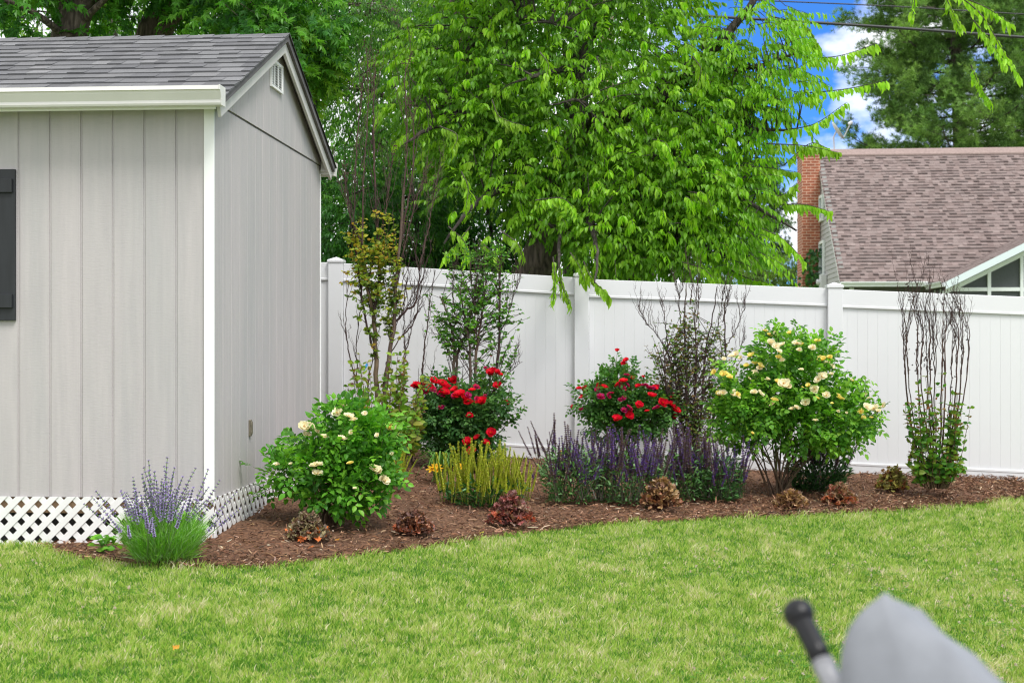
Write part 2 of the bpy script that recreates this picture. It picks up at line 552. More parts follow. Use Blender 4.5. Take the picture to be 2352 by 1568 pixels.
def lawn_grass(n=680000):
    Y = 5.0 + 9.0 * rng.uniform(0, 1, n) ** 1.25
    X = rng.uniform(-1, 1, n) * (.385 * Y + .9)
    keep = (Y < edge_y(X) + .015 + .02 * waves(X, Y, 9, 21)) & ~((X < EDGE[0, 0] + .05) & (Y > 9.05 - (X + 1.9) * .07 - .05))
    keep &= Y < fence_y(X) - .06
    X, Y = X[keep], Y[keep]; n = len(X)
    Z = lawn_z(X, Y) - .004
    p1 = waves(X, Y, 1.6, 5); p2 = waves(X, Y, 6, 6); p3 = waves(X, Y, 17, 8)
    a = rng.uniform(0, 2 * PI, n); lean = np.abs(rng.normal(.20, .22, n))
    # tufts: blades of one little clump share a tone, a height and a lean
    cx, cy = np.floor(X / .055 + .3 * p3).astype(np.int64), np.floor(Y / .055 + .3 * p2).astype(np.int64)
    hsh = np.abs(np.sin(cx * 12.9898 + cy * 78.233) * 43758.5453) % 1.0; hs2 = np.abs(np.sin(cx * 39.425 + cy * 11.135) * 24634.6345) % 1.0
    a = np.where(rng.uniform(0, 1, n) < .2, hs2 * 2 * PI + rng.normal(0, .8, n), a)
    s = .40 + .08 * p1 + .16 * p2 + .17 * p3 + .85 * (hsh - .5) + rng.normal(0, .42, n)
    D = unit(np.stack([np.cos(a) * lean, np.sin(a) * lean, np.ones(n)], -1))
    H = rng.uniform(.018, .050, n) * (.75 + .5 * hs2) * (1 + .22 * p2 + .12 * p3) * np.where(Y > edge_y(X) - .07, 1.3, 1)
    H = np.clip(H, .018, .10)
    W = rng.uniform(.0028, .0056, n) * (1 + .05 * (Y - 5))
    g = np.array([(.21, .38, .04), (.34, .49, .08), (.47, .56, .16), (.60, .60, .30), (.72, .66, .46), (.085, .235, .022)])
    idx = np.digitize(s, [-.12, .22, .62, .98, 1.25]); idx = np.array([5, 0, 1, 2, 3, 4])[idx]
    col = jitter(g[idx], n, .16)
    S = unit(np.cross(D, np.stack([np.cos(a + 1.3), np.sin(a + 1.3), np.zeros(n)], -1)))
    out = np.stack([np.cos(a), np.sin(a), np.zeros(n)], -1)
    P = np.stack([X, Y, Z], -1)
    mid = P + D * (H * .55)[:, None]
    tip = P + D * H[:, None] + out * (H * rng.uniform(.0, .35, n))[:, None] - np.array([0, 0, 1.]) * (H * .1)[:, None]
    h = (W * .5)[:, None]
    VV = np.stack([P - S * h, P + S * h, mid - S * h * .9, mid + S * h * .9, tip], 1)
    mb = MB(); mb.batch(VV, [(0, 1, 3, 2), (2, 3, 4)], col)
    return mb.build('grass', M['grass'])


tag(lawn_grass(), kind='stuff')


def clover():
    """white clover heads and their leaves scattered in the turf"""
    mb = MB(); n = 900
    Y = rng.uniform(5.4, 10.5, n); X = rng.uniform(-1, 1, n) * (.38 * Y + .3)
    k = (waves(X, Y, 1.1, 40) + .5 * waves(X, Y, 3, 41) + .35 * (X > .6) > .75) & (Y < edge_y(X) - .25)
    X, Y = X[k][:170], Y[k][:170]
    for x, y in zip(X, Y):
        z = float(lawn_z(x, y)); h = rng.uniform(.045, .07)
        c = np.array([x, y, z + h])
        m = 14
        blades(mb, np.tile(c, (m, 1)), unit(rdir(m) + [0, 0, .35]), rdir(m), .010, .005, pick([(.66, .60, .52), (.58, .46, .38)], m))
        blades(mb, np.tile(c - [0, 0, h], (1, 1)), np.array([[.05, .02, 1.]]), np.array([[0, 1., 0]]), h, .003, (.12, .22, .04))
        m = 9
        P = c + np.stack([rng.normal(0, .04, m), rng.normal(0, .04, m), rng.uniform(-.03, -.012, m)], -1)
        for q in (0, 2.1, 4.2):
            blades(mb, P, np.tile([math.cos(q), math.sin(q), .25], (m, 1)), np.tile([0, 0, 1.], (m, 1)), .012, .011, pick([(.10, .26, .03)], m))
    return mb.build('clover', M['grass'])


tag(clover(), kind='stuff')

mb = MB(); mb.box(-6, 7, -6, 2.75, -.35, .10)
tag(mb.build('patio', M['concrete'], bevel=.01), kind='structure')

# ================================================================== SHED
TH = -math.atan2(.0742, .9972)
shed = thing('shed', 'grey wooden garden shed with shingled gable roof, white corner trim and lattice skirt', 'shed', (-1.884, 9.0, 0), TH)
LEN, DEP = 4.9, 3.2
ZB, ZS = .305, 2.80            # bottom of siding, seam / wall plate
RUN, ZE, ZR = DEP / 2, 2.80, 3.56
SL = (ZR - ZE) / (RUN + .14)


def grooved(mb, length, z0, z1, pitch, start, place, gw=.010, gd=.008, topf=None):
    """a sheet of boards with real vertical grooves: place(u, out, z)"""
    us, d = [0.0], [0.0]
    u = start
    while u < length - .02:
        us += [u - gw / 2, u - gw / 2 + .002, u + gw / 2 - .002, u + gw / 2]; d += [0, -gd, -gd, 0]; u += pitch
    us.append(length); d.append(0.0)
    V, n = [], len(us)
    for uu, dd in zip(us, d):
        V.append(place(uu, dd, z0))
        V.append(place(uu, dd, z1 if topf is None else topf(uu)))
    mb.poly(V, [(2 * i, 2 * i + 2, 2 * i + 3, 2 * i + 1) for i in range(n - 1)])


mb = MB(); grooved(mb, LEN, ZB, 2.83, .2055, .185, lambda u, o, z: (-.06 - u, -o, z), gw=.017, gd=.008)
mb.build('front_wall', M['siding'], shed, True)
mb = MB(); grooved(mb, DEP, ZB, ZS, .2055, .2, lambda u, o, z: (o, u, z), gw=.007, gd=.003)
mb.build('side_wall', M['siding'], shed, True)
mb = MB()
grooved(mb, DEP, ZS + .012, ZS, .2055, .2, lambda u, o, z: (.007 + o, u, z), gw=.007, gd=.003,
        topf=lambda u: ZE + SL * (.14 + RUN - abs(u - RUN)) - .02)
mb.poly([(.007, 0, ZS + .012), (.007, DEP, ZS + .012), (-.02, DEP, ZS + .012), (-.02, 0, ZS + .012)], [(0, 1, 2, 3)])
mb.build('gable_panel', M['siding'], shed, True)
mb = MB(); mb.box(-.012, -.002, .0, DEP, ZS - .01, ZS + .02); mb.build('flashing', M['dark'], shed, True)
mb = MB()
mb.box(-LEN, -.02, DEP - .02, DEP, ZB, ZS); mb.box(-LEN, -LEN + .02, .01, DEP - .02, ZB, ZS)
mb.prism([(0.02, ZS), (DEP - .02, ZS), (RUN, ZR - .04)], lambda p, q, t: (t, p, q), -LEN, -LEN + .02)
mb.build('back_wall', M['siding'], shed, True)
# corner boards
mb = MB(); mb.box(-.062, .004, -.018, -.0005, ZB - .01, 2.77); mb.build('corner_trim', M['white_trim'], shed, True, bevel=.003)
mb = MB(); mb.box(-.02, .006, DEP + .001, DEP + .02, ZB - .01, 2.77); mb.build('corner_trim', M['white_trim'], shed, True, bevel=.003)
# floor frame and dark void behind the skirt
mb = MB(); mb.box(-LEN, -.03, .03, .07, .20, ZB - .004); mb.box(-.07, -.03, .07, DEP, .20, ZB - .004)
mb.build('floor_joist', M['wood'], shed, True)
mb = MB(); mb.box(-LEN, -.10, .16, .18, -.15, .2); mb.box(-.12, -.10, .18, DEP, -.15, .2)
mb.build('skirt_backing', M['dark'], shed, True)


def lattice(mb, length, z0, z1, place, w=.040, pitch=.1115, th=.005):
    """two crossed layers of diagonal slats, each clipped to the skirt's rectangle"""
    h = z1 - z0
    for layer, sgn in ((0, 1), (1, -1)):
        k = -h - .2
        while k < length + h + .2:
            hw = w * .7071
            poly = [(k - hw, 0), (k + hw, 0), (k + hw + sgn * h, h), (k - hw + sgn * h, h)]
            for axis, lim, keep_less in ((0, 0, False), (0, length, True)):
                out = []
                for i in range(len(poly)):
                    a, b = poly[i], poly[(i + 1) % len(poly)]
                    ia = (a[axis] <= lim) if keep_less else (a[axis] >= lim); ib = (b[axis] <= lim) if keep_less else (b[axis] >= lim)
                    if ia:
                        out.append(a)
                    if ia != ib:
                        s = (lim - a[axis]) / (b[axis] - a[axis]); out.append((a[0] + s * (b[0] - a[0]), a[1] + s * (b[1] - a[1])))
                poly = out
                if not poly:
                    break
            if len(poly) >= 3:
                mb.prism(poly, lambda p, q, t: place(p, t, z0 + q), layer * (th + .0005), layer * (th + .0005) + th)
            k += pitch


mb = MB(); lattice(mb, LEN, -.02, ZB + .004, lambda u, o, z: (.004 - u, -.012 - o + .004, z)); mb.build('lattice_skirt', M['lattice'], shed, True)
mb = MB(); lattice(mb, DEP, -.04, ZB + .004, lambda u, o, z: (.004 + o, u - .02, z)); mb.build('lattice_skirt', M['lattice'], shed, True)

# roof: deck, three visible edges, shingle courses laid one by one
OV, RK = .16, .10              # eave and rake overhang
slope_len = math.hypot(RUN + OV, SL * (RUN + OV))
up_f = np.array([0, 1, SL]) / math.hypot(1, SL); nf = np.array([0, -SL, 1]) / math.hypot(1, SL)
up_b = np.array([0, -1, SL]) / math.hypot(1, SL); nb = np.array([0, SL, 1]) / math.hypot(1, SL)
z_eave = ZR - SL * (RUN + OV) + .02


def shingles(mb, o, xd, up, nrm, width, slope, expo, palette, tab=(.12, .30), thick=(.004, .011), seed=0, band=None):
    r = np.random.default_rng(seed)
    o, xd, up, nrm = map(np.asarray, (o, xd, up, nrm))
    VV, CC = [], []
    rows = int(slope / expo) + 1
    for i in range(rows):
        u = -r.uniform(0, tab[1]); base = r.uniform(.92, 1.08)
        while u < width:
            w = r.uniform(*tab); a, b = max(u, 0), min(u + w, width); u += w
            if b - a < .01:
                continue
            s0, s1 = i * expo + r.uniform(-.002, .002), min((i + 1) * expo + .03, slope)
            if s1 - s0 < .02:
                continue
            t = r.uniform(*thick)
            P = lambda x, s, h: o + xd * x + up * s + nrm * (h + .004)
            VV.append([P(a, s0, t), P(b, s0, t), P(b, s1, .001), P(a, s1, .001), P(a, s0, -.003), P(b, s0, -.003), P(b, s1, -.003), P(a, s1, -.003)])
            c = np.array(palette[r.integers(len(palette))]) * base * r.uniform(.9, 1.1); CC.append(c)
            if band and r.uniform() < .5:      # dark strip along a tab's butt edge, painting in the tab's shadow
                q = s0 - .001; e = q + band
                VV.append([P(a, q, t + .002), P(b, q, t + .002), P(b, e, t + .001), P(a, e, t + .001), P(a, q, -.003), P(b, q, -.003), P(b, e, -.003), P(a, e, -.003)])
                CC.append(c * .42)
    mb.batch(np.array(VV), [(0, 1, 2, 3), (0, 4, 5, 1), (0, 3, 7, 4), (1, 5, 6, 2)], np.array(CC))


x0, x1 = -LEN - .1, RK
roof_th = .045
mb = MB()
for up, n_, y_e in ((up_f, nf, -OV), (up_b, nb, DEP + OV)):
    e = np.array([0, y_e, z_eave]); r_ = e + up * slope_len
    V = []
    for x in (x0, x1):
        V += [np.array([x, 0, 0]) + e, np.array([x, 0, 0]) + r_, np.array([x, 0, 0]) + r_ - n_ * roof_th, np.array([x, 0, 0]) + e - n_ * roof_th]
    mb.poly(V, [(0, 1, 2, 3), (7, 6, 5, 4), (0, 4, 5, 1), (3, 2, 6, 7), (0, 3, 7, 4), (1, 5, 6, 2)], (.05, .048, .046))
roof = mb.build('roof', M['dark'], shed, True)
pal = [(.128, .128, .132), (.142, .142, .146), (.156, .156, .160), (.172, .172, .176), (.195, .194, .196), (.132, .132, .138), (.150, .150, .154)]
mb = MB()
shingles(mb, (x0, -OV - .02, z_eave - .02 * SL), (1, 0, 0), up_f, nf, x1 - x0 + .012, slope_len, .138, pal, tab=(.08, .18), thick=(.008, .017), seed=1)
shingles(mb, (x0, DEP + OV + .02, z_eave - .02 * SL), (1, 0, 0), up_b, nb, x1 - x0 + .012, slope_len, .138, [(.06, .06, .062), (.08, .08, .085)], seed=2)
for i in range(28):            # ridge caps
    a = x1 + .012 - i * .19
    for up, n_ in ((up_f, nf), (up_b, nb)):
        rp = np.array([0, RUN, ZR + .022]); s = -.13
        V = [rp + [a, 0, .012], rp + [a - .22, 0, .004], rp + [a - .22, 0, .004] + up * s, rp + [a, 0, .012] + up * s]
        V += [v - n_ * .006 for v in V]
        mb.poly(V, [(0, 1, 2, 3), (4, 7, 6, 5), (0, 3, 7, 4), (2, 6, 7, 3)], np.array(pal[i % 4]) * .95)
sh = mb.build('shingles', M['shingle'], roof, True)
# rake boards: outer thin strip and the wide board under it, both slopes
for up, n_, y_e in ((up_f, nf, -OV), (up_b, nb, DEP + OV)):
    mb = MB()
    for (xa, xb, ta, tb) in ((RK - .022, RK - .002, -.004, -.040), (RK - .045, RK - .023, -.012, -.125)):
        e = np.array([0, y_e, z_eave]); r_ = e + up * (slope_len)
        V = []
        for x in (xa, xb):
            X = np.array([x, 0, 0])
            top_r = r_ + n_ * ta; bot_r = r_ + n_ * tb
            top_r[2] += (RUN - top_r[1]) * (SL if up[1] > 0 else -SL); top_r[1] = RUN
            bot_r[2] += (RUN - bot_r[1]) * (SL if up[1] > 0 else -SL); bot_r[1] = RUN
            V += [X + e + n_ * ta, X + top_r, X + bot_r, X + e + n_ * tb]
        mb.poly(V, [(0, 1, 2, 3), (7, 6, 5, 4), (0, 4, 5, 1), (3, 2, 6, 7), (0, 3, 7, 4), (1, 5, 6, 2)])
    mb.build('rake_board', M['rake'], shed, True, bevel=.002)
# boxed eave ends and soffits
mb = MB(); mb.box(x0, RK - .03, -OV + .012, -.001, 2.775, 2.79); mb.build('soffit', M['rake'], shed, True)
mb = MB(); mb.box(x0, RK - .03, DEP + .001, DEP + OV - .012, 2.735, 2.75); mb.build('soffit', M['rake'], shed, True)
mb = MB(); mb.box(x0, RK - .046, -OV - .004, -OV + .012, 2.74, z_eave - .03); mb.build('fascia', M['white_trim'], shed, True)
mb = MB(); mb.box(x0, RK - .046, DEP + OV - .012, DEP + OV + .004, 2.73, z_eave - .03); mb.build('fascia', M['white_trim'], shed, True)
mb = MB(); mb.box(.012, RK - .03, DEP - .03, DEP + OV - .01, 2.752, 2.90); mb.build('eave_return', M['rake'], shed, True, bevel=.003)
# gutters: K-style profile with a rolled lip
KP = [(0, .0), (-.075, .0), (-.082, .012), (-.082, .030), (-.088, .040), (-.106, .070), (-.112, .085), (-.125, .088), (-.125, .112), (-.116, .112),
      (-.116, .097), (-.106, .094), (-.100, .080), (-.078, .042), (-.074, .012), (-.006, .008), (-.006, .112), (0, .112)]
mb = MB(); mb.prism(KP, lambda p, q, t: (t, -OV - .0045 + p, 2.752 + q), x0, RK + .012); g = mb.build('gutter', M['gutter'], shed, True)
mb = MB(); mb.prism([(.002, -.003), (-.080, -.003), (-.092, .040), (-.116, .085), (-.130, .085), (-.130, .116), (.002, .116)],
                    lambda p, q, t: (t, -OV - .0045 + p, 2.752 + q), RK + .0125, RK + .018); mb.build('end_cap', M['gutter'], g, True)
mb = MB(); mb.prism(KP, lambda p, q, t: (t, DEP + OV + .0045 - p, 2.742 + q), x0, RK - .01); g = mb.build('gutter', M['gutter'], shed, True)
mb = MB(); mb.prism([(.002, -.003), (-.080, -.003), (-.092, .040), (-.116, .085), (-.130, .085), (-.130, .116), (.002, .116)],
                    lambda p, q, t: (t, DEP + OV + .0045 - p, 2.742 + q), RK - .009, RK - .003); mb.build('end_cap', M['gutter'], g, True)
# gable vent: frame with three columns of louvres
vy0, vy1, vz0, vz1 = 1.40, 1.76, 3.165, 3.375
mb = MB()
for a, b_, c, d in ((vy0, vy1, vz1 - .018, vz1), (vy0, vy1, vz0, vz0 + .018), (vy0, vy0 + .02, vz0 + .018, vz1 - .018), (vy1 - .02, vy1, vz0 + .018, vz1 - .018)):
    mb.box(.0085, .026, a, b_, c, d)
for k in (1, 2):
    y = vy0 + (vy1 - vy0) * k / 3; mb.box(.0085, .020, y - .008, y + .008, vz0 + .018, vz1 - .018)
vent = mb.build('gable_vent', M['white_trim'], shed, True)
mb = MB()
for k in range(9):
    z = vz0 + .028 + k * .0185
    mb.poly([(.009, vy0 + .02, z + .014), (.009, vy1 - .02, z + .014), (.021, vy1 - .02, z), (.021, vy0 + .02, z)], [(0, 1, 2, 3), (3, 2, 1, 0)])
mb.build('louvre', M['white_trim'], vent, True)
mb = MB(); mb.box(.0075, .0083, vy0 + .02, vy1 - .02, vz0 + .018, vz1 - .018); mb.build('vent_backing', M['dark'], vent, True)
# shutter at the far end of the front wall
sx1 = -3.18 + 1.884 + .008; sx0 = sx1 - .36
mb = MB()
for k in range(3):
    w = .36 / 3; mb.box(sx0 + k * w + .001, sx0 + (k + 1) * w - .001, -.024, -.001, 1.43, 2.395)
shut = mb.build('shutter', M['shutter'], shed, True, bevel=.003)
for z0 in (2.245, 1.51):
    mb = MB(); mb.box(sx0 + .012, sx1 - .014, -.044, -.0245, z0, z0 + .088); mb.build('batten', M['shutter'], shut, True, bevel=.003)
# weathered metal cover on the side wall
mb = MB(); mb.box(.0, .014, .838, .880, .642, .757); mb.box(.014, .022, .845, .873, .655, .745)
mb.build('outlet_cover', M['bronze'], shed, True, bevel=.004)

# ================================================================== FENCE
post_px = [(190, 556), (773, 590), (1336, 622), (1916, 648), (2500, 668)]
PX = []
for px, py in post_px:
    k = (px - CX) / F
    X = 14.15 * k / (1 + .055 * k); PX.append((X, fence_y(X), CAMZ - (py - HY) / F * fence_y(X)))
fence = thing('vinyl_fence', 'tall white vinyl privacy fence running behind the flower bed', 'fence', (PX[1][0], PX[1][1], 0))
PW = .072
ang = math.atan(-.055)
for i, (X, Y, zt) in enumerate(PX):
    mb = MB(); c, s = math.cos(ang), math.sin(ang)
    loc = lambda a, b, z: (X + a * c - b * s, Y + a * s + b * c, z)
    mb.prism([(-PW, -PW), (PW, -PW), (PW, PW), (-PW, PW)], lambda p, q, t: loc(p, q, t), -.5, zt - .055)
    po = mb.build('post', M['vinyl'], fence, bevel=.006)
    mb = MB(); e = PW + .009
    V = [loc(a, b, zt - .058) for a, b in ((-e, -e), (e, -e), (e, e), (-e, e))] + [loc(a, b, zt - .032) for a, b in ((-e, -e), (e, -e), (e, e), (-e, e))]
    V += [loc(a, b, zt - .022) for a, b in ((-PW * .8, -PW * .8), (PW * .8, -PW * .8), (PW * .8, PW * .8), (-PW * .8, PW * .8))] + [loc(0, 0, zt)]
    mb.poly(V, [(3, 2, 1, 0)] + [(i0 + j, i0 + (j + 1) % 4, i0 + 4 + (j + 1) % 4, i0 + 4 + j) for i0 in (0, 4) for j in range(4)] + [(8 + j, 8 + (j + 1) % 4, 12) for j in range(4)])
    mb.build('post_cap', M['vinyl'], po, bevel=.003)
bay_top = [(560, 592, 603), (0, 605, 637), (0, 641.5, 662), (0, 665, 687)]
for i in range(4):
    (xa, ya, za), (xb, yb, zb) = PX[i], PX[i + 1]
    _, pa, pb = bay_top[i]
    ta = CAMZ - (pa - HY) / F * ya; tb = CAMZ - (pb - HY) / F * yb
    L_ = math.hypot(xb - xa, yb - ya) - 2 * PW - .004
    d = unit(np.array([xb - xa, yb - ya, 0])); nrm = np.array([d[1], -d[0], 0])   # towards the camera
    st = np.array([xa, ya, 0]) + d * (PW + .002)
    H = 1.82

    def pl(u, o, v, st=st, d=d, nrm=nrm, ta=ta, tb=tb, L_=L_):
        p = st + d * u + nrm * o; p[2] = ta + (tb - ta) * u / L_ + v
        return p
    mb = MB()
    grooved(mb, L_, -H + .10, -.16, .0985, .05, lambda u, o, v: pl(u, .010 + o, v), gw=.004, gd=.002)
    grooved(mb, L_, -H + .10, -.16, .0985, .05, lambda u, o, v: pl(L_ - u, -.010 - o, v), gw=.007, gd=.005)
    pn = mb.build('panel', M['vinyl'], fence)
    for nm, a, b_ in (('top_rail', -.175, 0.0), ('bottom_rail', -H, -H + .125)):
        mb = MB()
        mb.prism([(-.026, a), (.026, a), (.026, b_ - .004), (.020, b_), (-.020, b_), (-.026, b_ - .004)], lambda p, q, t: pl(t, p, q), 0, L_)
        lip0, lip1 = (a - .004, a + .022) if nm == 'top_rail' else (b_ - .022, b_ + .004)
        mb.prism([(.0262, lip0), (.031, lip0 + .004), (.031, lip1 - .004), (.0262, lip1)], lambda p, q, t: pl(t, p, q), 0, L_)
        mb.build(nm, M['vinyl'], pn)

# ================================================================== NEIGHBOUR'S HOUSE
HT = -math.radians(5.0)
house = thing('house', "neighbour's house with brown shingled roof, red brick chimney and screened porch", 'house', (7.53, 32.7, 0), HT)
EX, EZ, RZ, RUNH, HL = 0.03, 2.70, 6.22, 4.3, 13.0
SLH = (RZ - EZ) / RUNH; DEPH = 2 * (RUNH - .3)
mb = MB()
mb.box(.0, HL, .02, .12, -.6, EZ - .02); mb.box(.0, HL, DEPH - .1, DEPH, -.6, EZ); mb.box(HL - .1, HL, .12, DEPH - .1, -.6, EZ)
mb.build('wall', M['house_dark'], house, True)
mb = MB()                       # lap siding on the gable end
zz = -.6
while zz < RZ - .25:
    z1 = zz + .115
    back = DEPH if zz < EZ else DEPH - (zz - EZ) / SLH + .0
    front = .0 if zz < EZ - .2 else max((zz - EZ) / SLH - .25, 0)
    if back - front > .2:
        V = [(-.016, front, zz), (-.016, back, zz), (-.002, back, z1), (-.002, front, z1), (.1, front, zz), (.1, back, zz), (.1, back, z1), (.1, front, z1)]
        mb.poly(V, [(0, 3, 2, 1), (0, 1, 5, 4), (3, 7, 6, 2), (0, 4, 7, 3)])
    zz = z1
mb.build('gable_siding', M['house_siding'], house, True)
upf = np.array([0, 1, SLH]) / math.hypot(1, SLH); nfh = np.array([0, -SLH, 1]) / math.hypot(1, SLH)
upb = np.array([0, -1, SLH]) / math.hypot(1, SLH); nbh = np.array([0, SLH, 1]) / math.hypot(1, SLH)
slh = RUNH * math.hypot(1, SLH)
mb = MB()
for up, n_, ye in ((upf, nfh, -.3), (upb, nbh, DEPH + .3)):
    e = np.array([0, ye, EZ]); r_ = e + up * slh
    V = []
    for x in (-EX, HL + .2):
        X = np.array([x, 0, 0]); V += [X + e, X + r_, X + r_ - n_ * .09, X + e - n_ * .09]
    mb.poly(V, [(0, 1, 2, 3), (7, 6, 5, 4), (0, 4, 5, 1), (3, 2, 6, 7), (0, 3, 7, 4), (1, 5, 6, 2)], (.2, .15, .13))
hroof = mb.build('roof', M['house_white'], house, True)
hp = [(.225, .175, .162), (.24, .185, .172), (.25, .197, .183), (.205, .155, .142), (.23, .178, .165), (.195, .147, .136)]
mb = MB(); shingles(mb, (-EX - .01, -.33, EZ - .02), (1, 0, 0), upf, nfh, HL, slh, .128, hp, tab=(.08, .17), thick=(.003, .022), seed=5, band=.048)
shingles(mb, (-EX - .01, DEPH + .33, EZ - .02), (1, 0, 0), upb, nbh, HL, slh, .30, hp, tab=(.5, .9), seed=6)
mb.build('shingles', M['shingle'], hroof, True)
mb = MB(); pk = -.3 + RUNH
mb.prism([(-.20, -.13), (0, .03), (.20, -.13), (.20, -.09), (0, .075), (-.20, -.09)], lambda p, q, t: (t, pk + p, RZ + q), .25, HL)
mb.build('ridge_cap', plain('ridge_cap_shingle', (.27, .20, .18), .9, nscale=20, namt=.2), hroof, True)
mb = MB(); mb.prism(KP, lambda p, q, t: (t, -.335 + p, EZ - .12 + q), -EX, 1.9); hg = mb.build('gutter', M['house_white'], house, True)
mb = MB(); mb.box(.22, .32, -.06, .015, -.5, EZ - .13); mb.build('porch_post', M['house_white'], house, True)
# chimney
mb = MB(); mb.box(-.47, -.02, 3.3, 4.4, -.6, 6.10); mb.box(-.49, -.02, 3.28, 4.42, 6.10, 6.17); mb.box(-.51, -.02, 3.26, 4.44, 6.17, 6.25)
ch = mb.build('chimney', M['brick'], house, True)
# two windows on the gable end
for z0, z1, ya, yb in ((4.35, 5.0, 2.65, 3.25), (2.95, 3.85, 2.45, 3.25)):
    mb = MB()
    for a, b_, c, d in ((ya, yb, z1 - .07, z1), (ya, yb, z0, z0 + .07), (ya, ya + .07, z0 + .07, z1 - .07), (yb - .07, yb, z0 + .07, z1 - .07)):
        mb.box(-.07, -.0165, a, b_, c, d)
    w = mb.build('window', M['house_white'], house, True)
    mb = MB(); mb.box(-.03, -.0168, ya + .07, yb - .07, z0 + .07, z1 - .07); mb.build('pane', M['glass'], w, True)
mb = MB(); mb.box(-.16, -.017, 2.05, 2.4, 2.55, 2.98); mb.lathe([(.07, 0), (.07, .06), (.055, .09)], (-.16, 2.22, 2.8), axis=(-1, 0, 0), sides=14)
mb.build('meter_box', M['dish'], house, True, bevel=.01)
# porch with front gable
PXc, PYf = 4.30, -2.15         # ridge position, front plane (local)
pe, pr = 2.62, 3.80; phw = 2.35; psl = (pr - pe) / phw
mb = MB()
for s in (-1, 1):
    V = []
    for y in (PYf, 2.2):
        V += [(PXc + s * phw, y, pe), (PXc, y, pr), (PXc, y, pr - .09), (PXc + s * phw, y, pe - .09)]
    mb.poly(V, [(0, 1, 2, 3), (7, 6, 5, 4), (0, 4, 5, 1), (3, 2, 6, 7), (0, 3, 7, 4), (1, 5, 6, 2)])
proof = mb.build('porch_roof', M['house_white'], house, True)
mb = MB()
for s in (-1, 1):
    up = np.array([-s, 0, psl]) / math.hypot(1, psl); n_ = np.array([s * psl, 0, 1]) / math.hypot(1, psl)
    shingles(mb, (PXc + s * (phw + .03), PYf - .02, pe - .015), (0, 1, 0), up, n_, 4.3, phw * math.hypot(1, psl) + .02, .146, hp, tab=(.12, .3), seed=9 + s)
mb.build('shingles', M['shingle'], proof, True)
mb = MB()
for s in (-1, 1):
    for (ya, yb, ta, tb) in ((PYf - .03, PYf - .002, .0, -.16),):
        V = []
        for y in (ya, yb):
            V += [(PXc + s * (phw + .02), y, pe + ta - .01), (PXc, y, pr + ta), (PXc, y, pr + tb), (PXc + s * (phw + .02), y, pe + tb - .01)]
        mb.poly(V, [(0, 1, 2, 3), (7, 6, 5, 4), (0, 4, 5, 1), (3, 2, 6, 7), (0, 3, 7, 4), (1, 5, 6, 2)])
mb.build('porch_fascia', plain('pale_blue_white_trim', (.66, .74, .76), .45), house, True)
mb = MB(); mb.prism(KP, lambda p, q, t: (PXc - phw - .005 + p, t, pe - .11 + q), PYf, -.36); mb.build('gutter', M['house_white'], house, True)
ys_ = PYf + .42
mb = MB()
mb.prism([(PXc - phw + .1, .3), (PXc + phw - .1, .3), (PXc + phw - .1, pe - .16), (PXc, pr - .27), (PXc - phw + .1, pe - .16)], lambda p, q, t: (p, t, q), ys_, ys_ + .02)
mb.box(PXc - phw + .1, PXc - phw + .12, ys_ + .03, -.05, .3, pe - .12)
scr = mb.build('porch_screen', M['screen'], house, True)
mb = MB()
mb.box(PXc - phw + .06, PXc + phw - .06, ys_ - .05, ys_ - .003, 2.42, 2.50)
mb.box(PXc - phw + .06, PXc + phw - .06, ys_ - .05, ys_ - .003, .9, .98)
for k in (-2.28, -1.37, -.685, 0, .685, 1.37, 2.28):
    top = pr - abs(k) * psl - .27
    w = .035 if abs(k) < 2 else .06
    mb.box(PXc + k - w, PXc + k + w, ys_ - .058, ys_ - .002, -.4, top)
for s in (-1, 1):
    V = []
    for y in (ys_ - .053, ys_ - .001):
        V += [(PXc + s * phw, y, pe - .20), (PXc, y, pr - .20), (PXc, y, pr - .30), (PXc + s * phw, y, pe - .30)]
    mb.poly(V, [(0, 1, 2, 3), (7, 6, 5, 4), (0, 4, 5, 1), (3, 2, 6, 7), (0, 3, 7, 4), (1, 5, 6, 2)])
for y in (-1.1, -.5):
    mb.box(PXc - phw + .085, PXc - phw + .135, y - .03, y + .03, 1.0, pe - .13)
mb.build('screen_frame', M['house_white'], scr, True)
# satellite dish on the far slope
base = np.array([8.40, 37.0, 6.15])
dish = thing('satellite_dish', 'small grey satellite dish above the brick chimney end of the roof', 'satellite dish', base)
top = np.array(at(1922, 302, 37.0)); ax = unit(np.array([.82, -.15, .55]))
mb = MB(); mb.lathe([(.27, .045), (.20, .018), (.10, .004), (.005, 0), (.005, -.008), (.10, -.006), (.20, .006), (.275, .035)], top, ax, 24)
mb.build('reflector', M['dish'], dish, smooth=True)
mb = MB(); mb.tube([top - ax * .02, top - ax * .1 - [0, 0, .1], base + [0, 0, .0], base - [0, 0, .35]], .022, 8); mb.build('mast', M['dish'], dish)
f_ = top + ax * .42 + np.array([.0, 0, -.02])
mb = MB(); mb.tube([top - np.cross(ax, [0, 1, 0]) * .0 + [.1, 0, -.2], top + [.2, 0, -.12], f_], .014, 6)
mb.lathe([(.03, -.05), (.045, -.04), (.045, .05), (.02, .07)], f_, -ax, 12); mb.build('feed_arm', M['dish'], dish)

# ================================================================== UTILITY POLE AND WIRES
pb = at(1393, 20, 23.0)
pole = thing('utility_pole', 'tall weathered wooden utility pole rising through the cherry tree', 'utility pole', (pb[0], 23.0, .1))
mb = MB(); mb.tube([(pb[0], 23, -.5), (pb[0], 23, 4), (pb[0], 23, 9.2)], [.135, .125, .11], 14); mb.build('pole_shaft', M['pole'], pole, smooth=True)
mb = MB(); mb.box(pb[0] - 1.1, pb[0] + 1.1, 22.80, 22.88, 8.3, 8.42); mb.build('crossarm', M['pole'], pole)


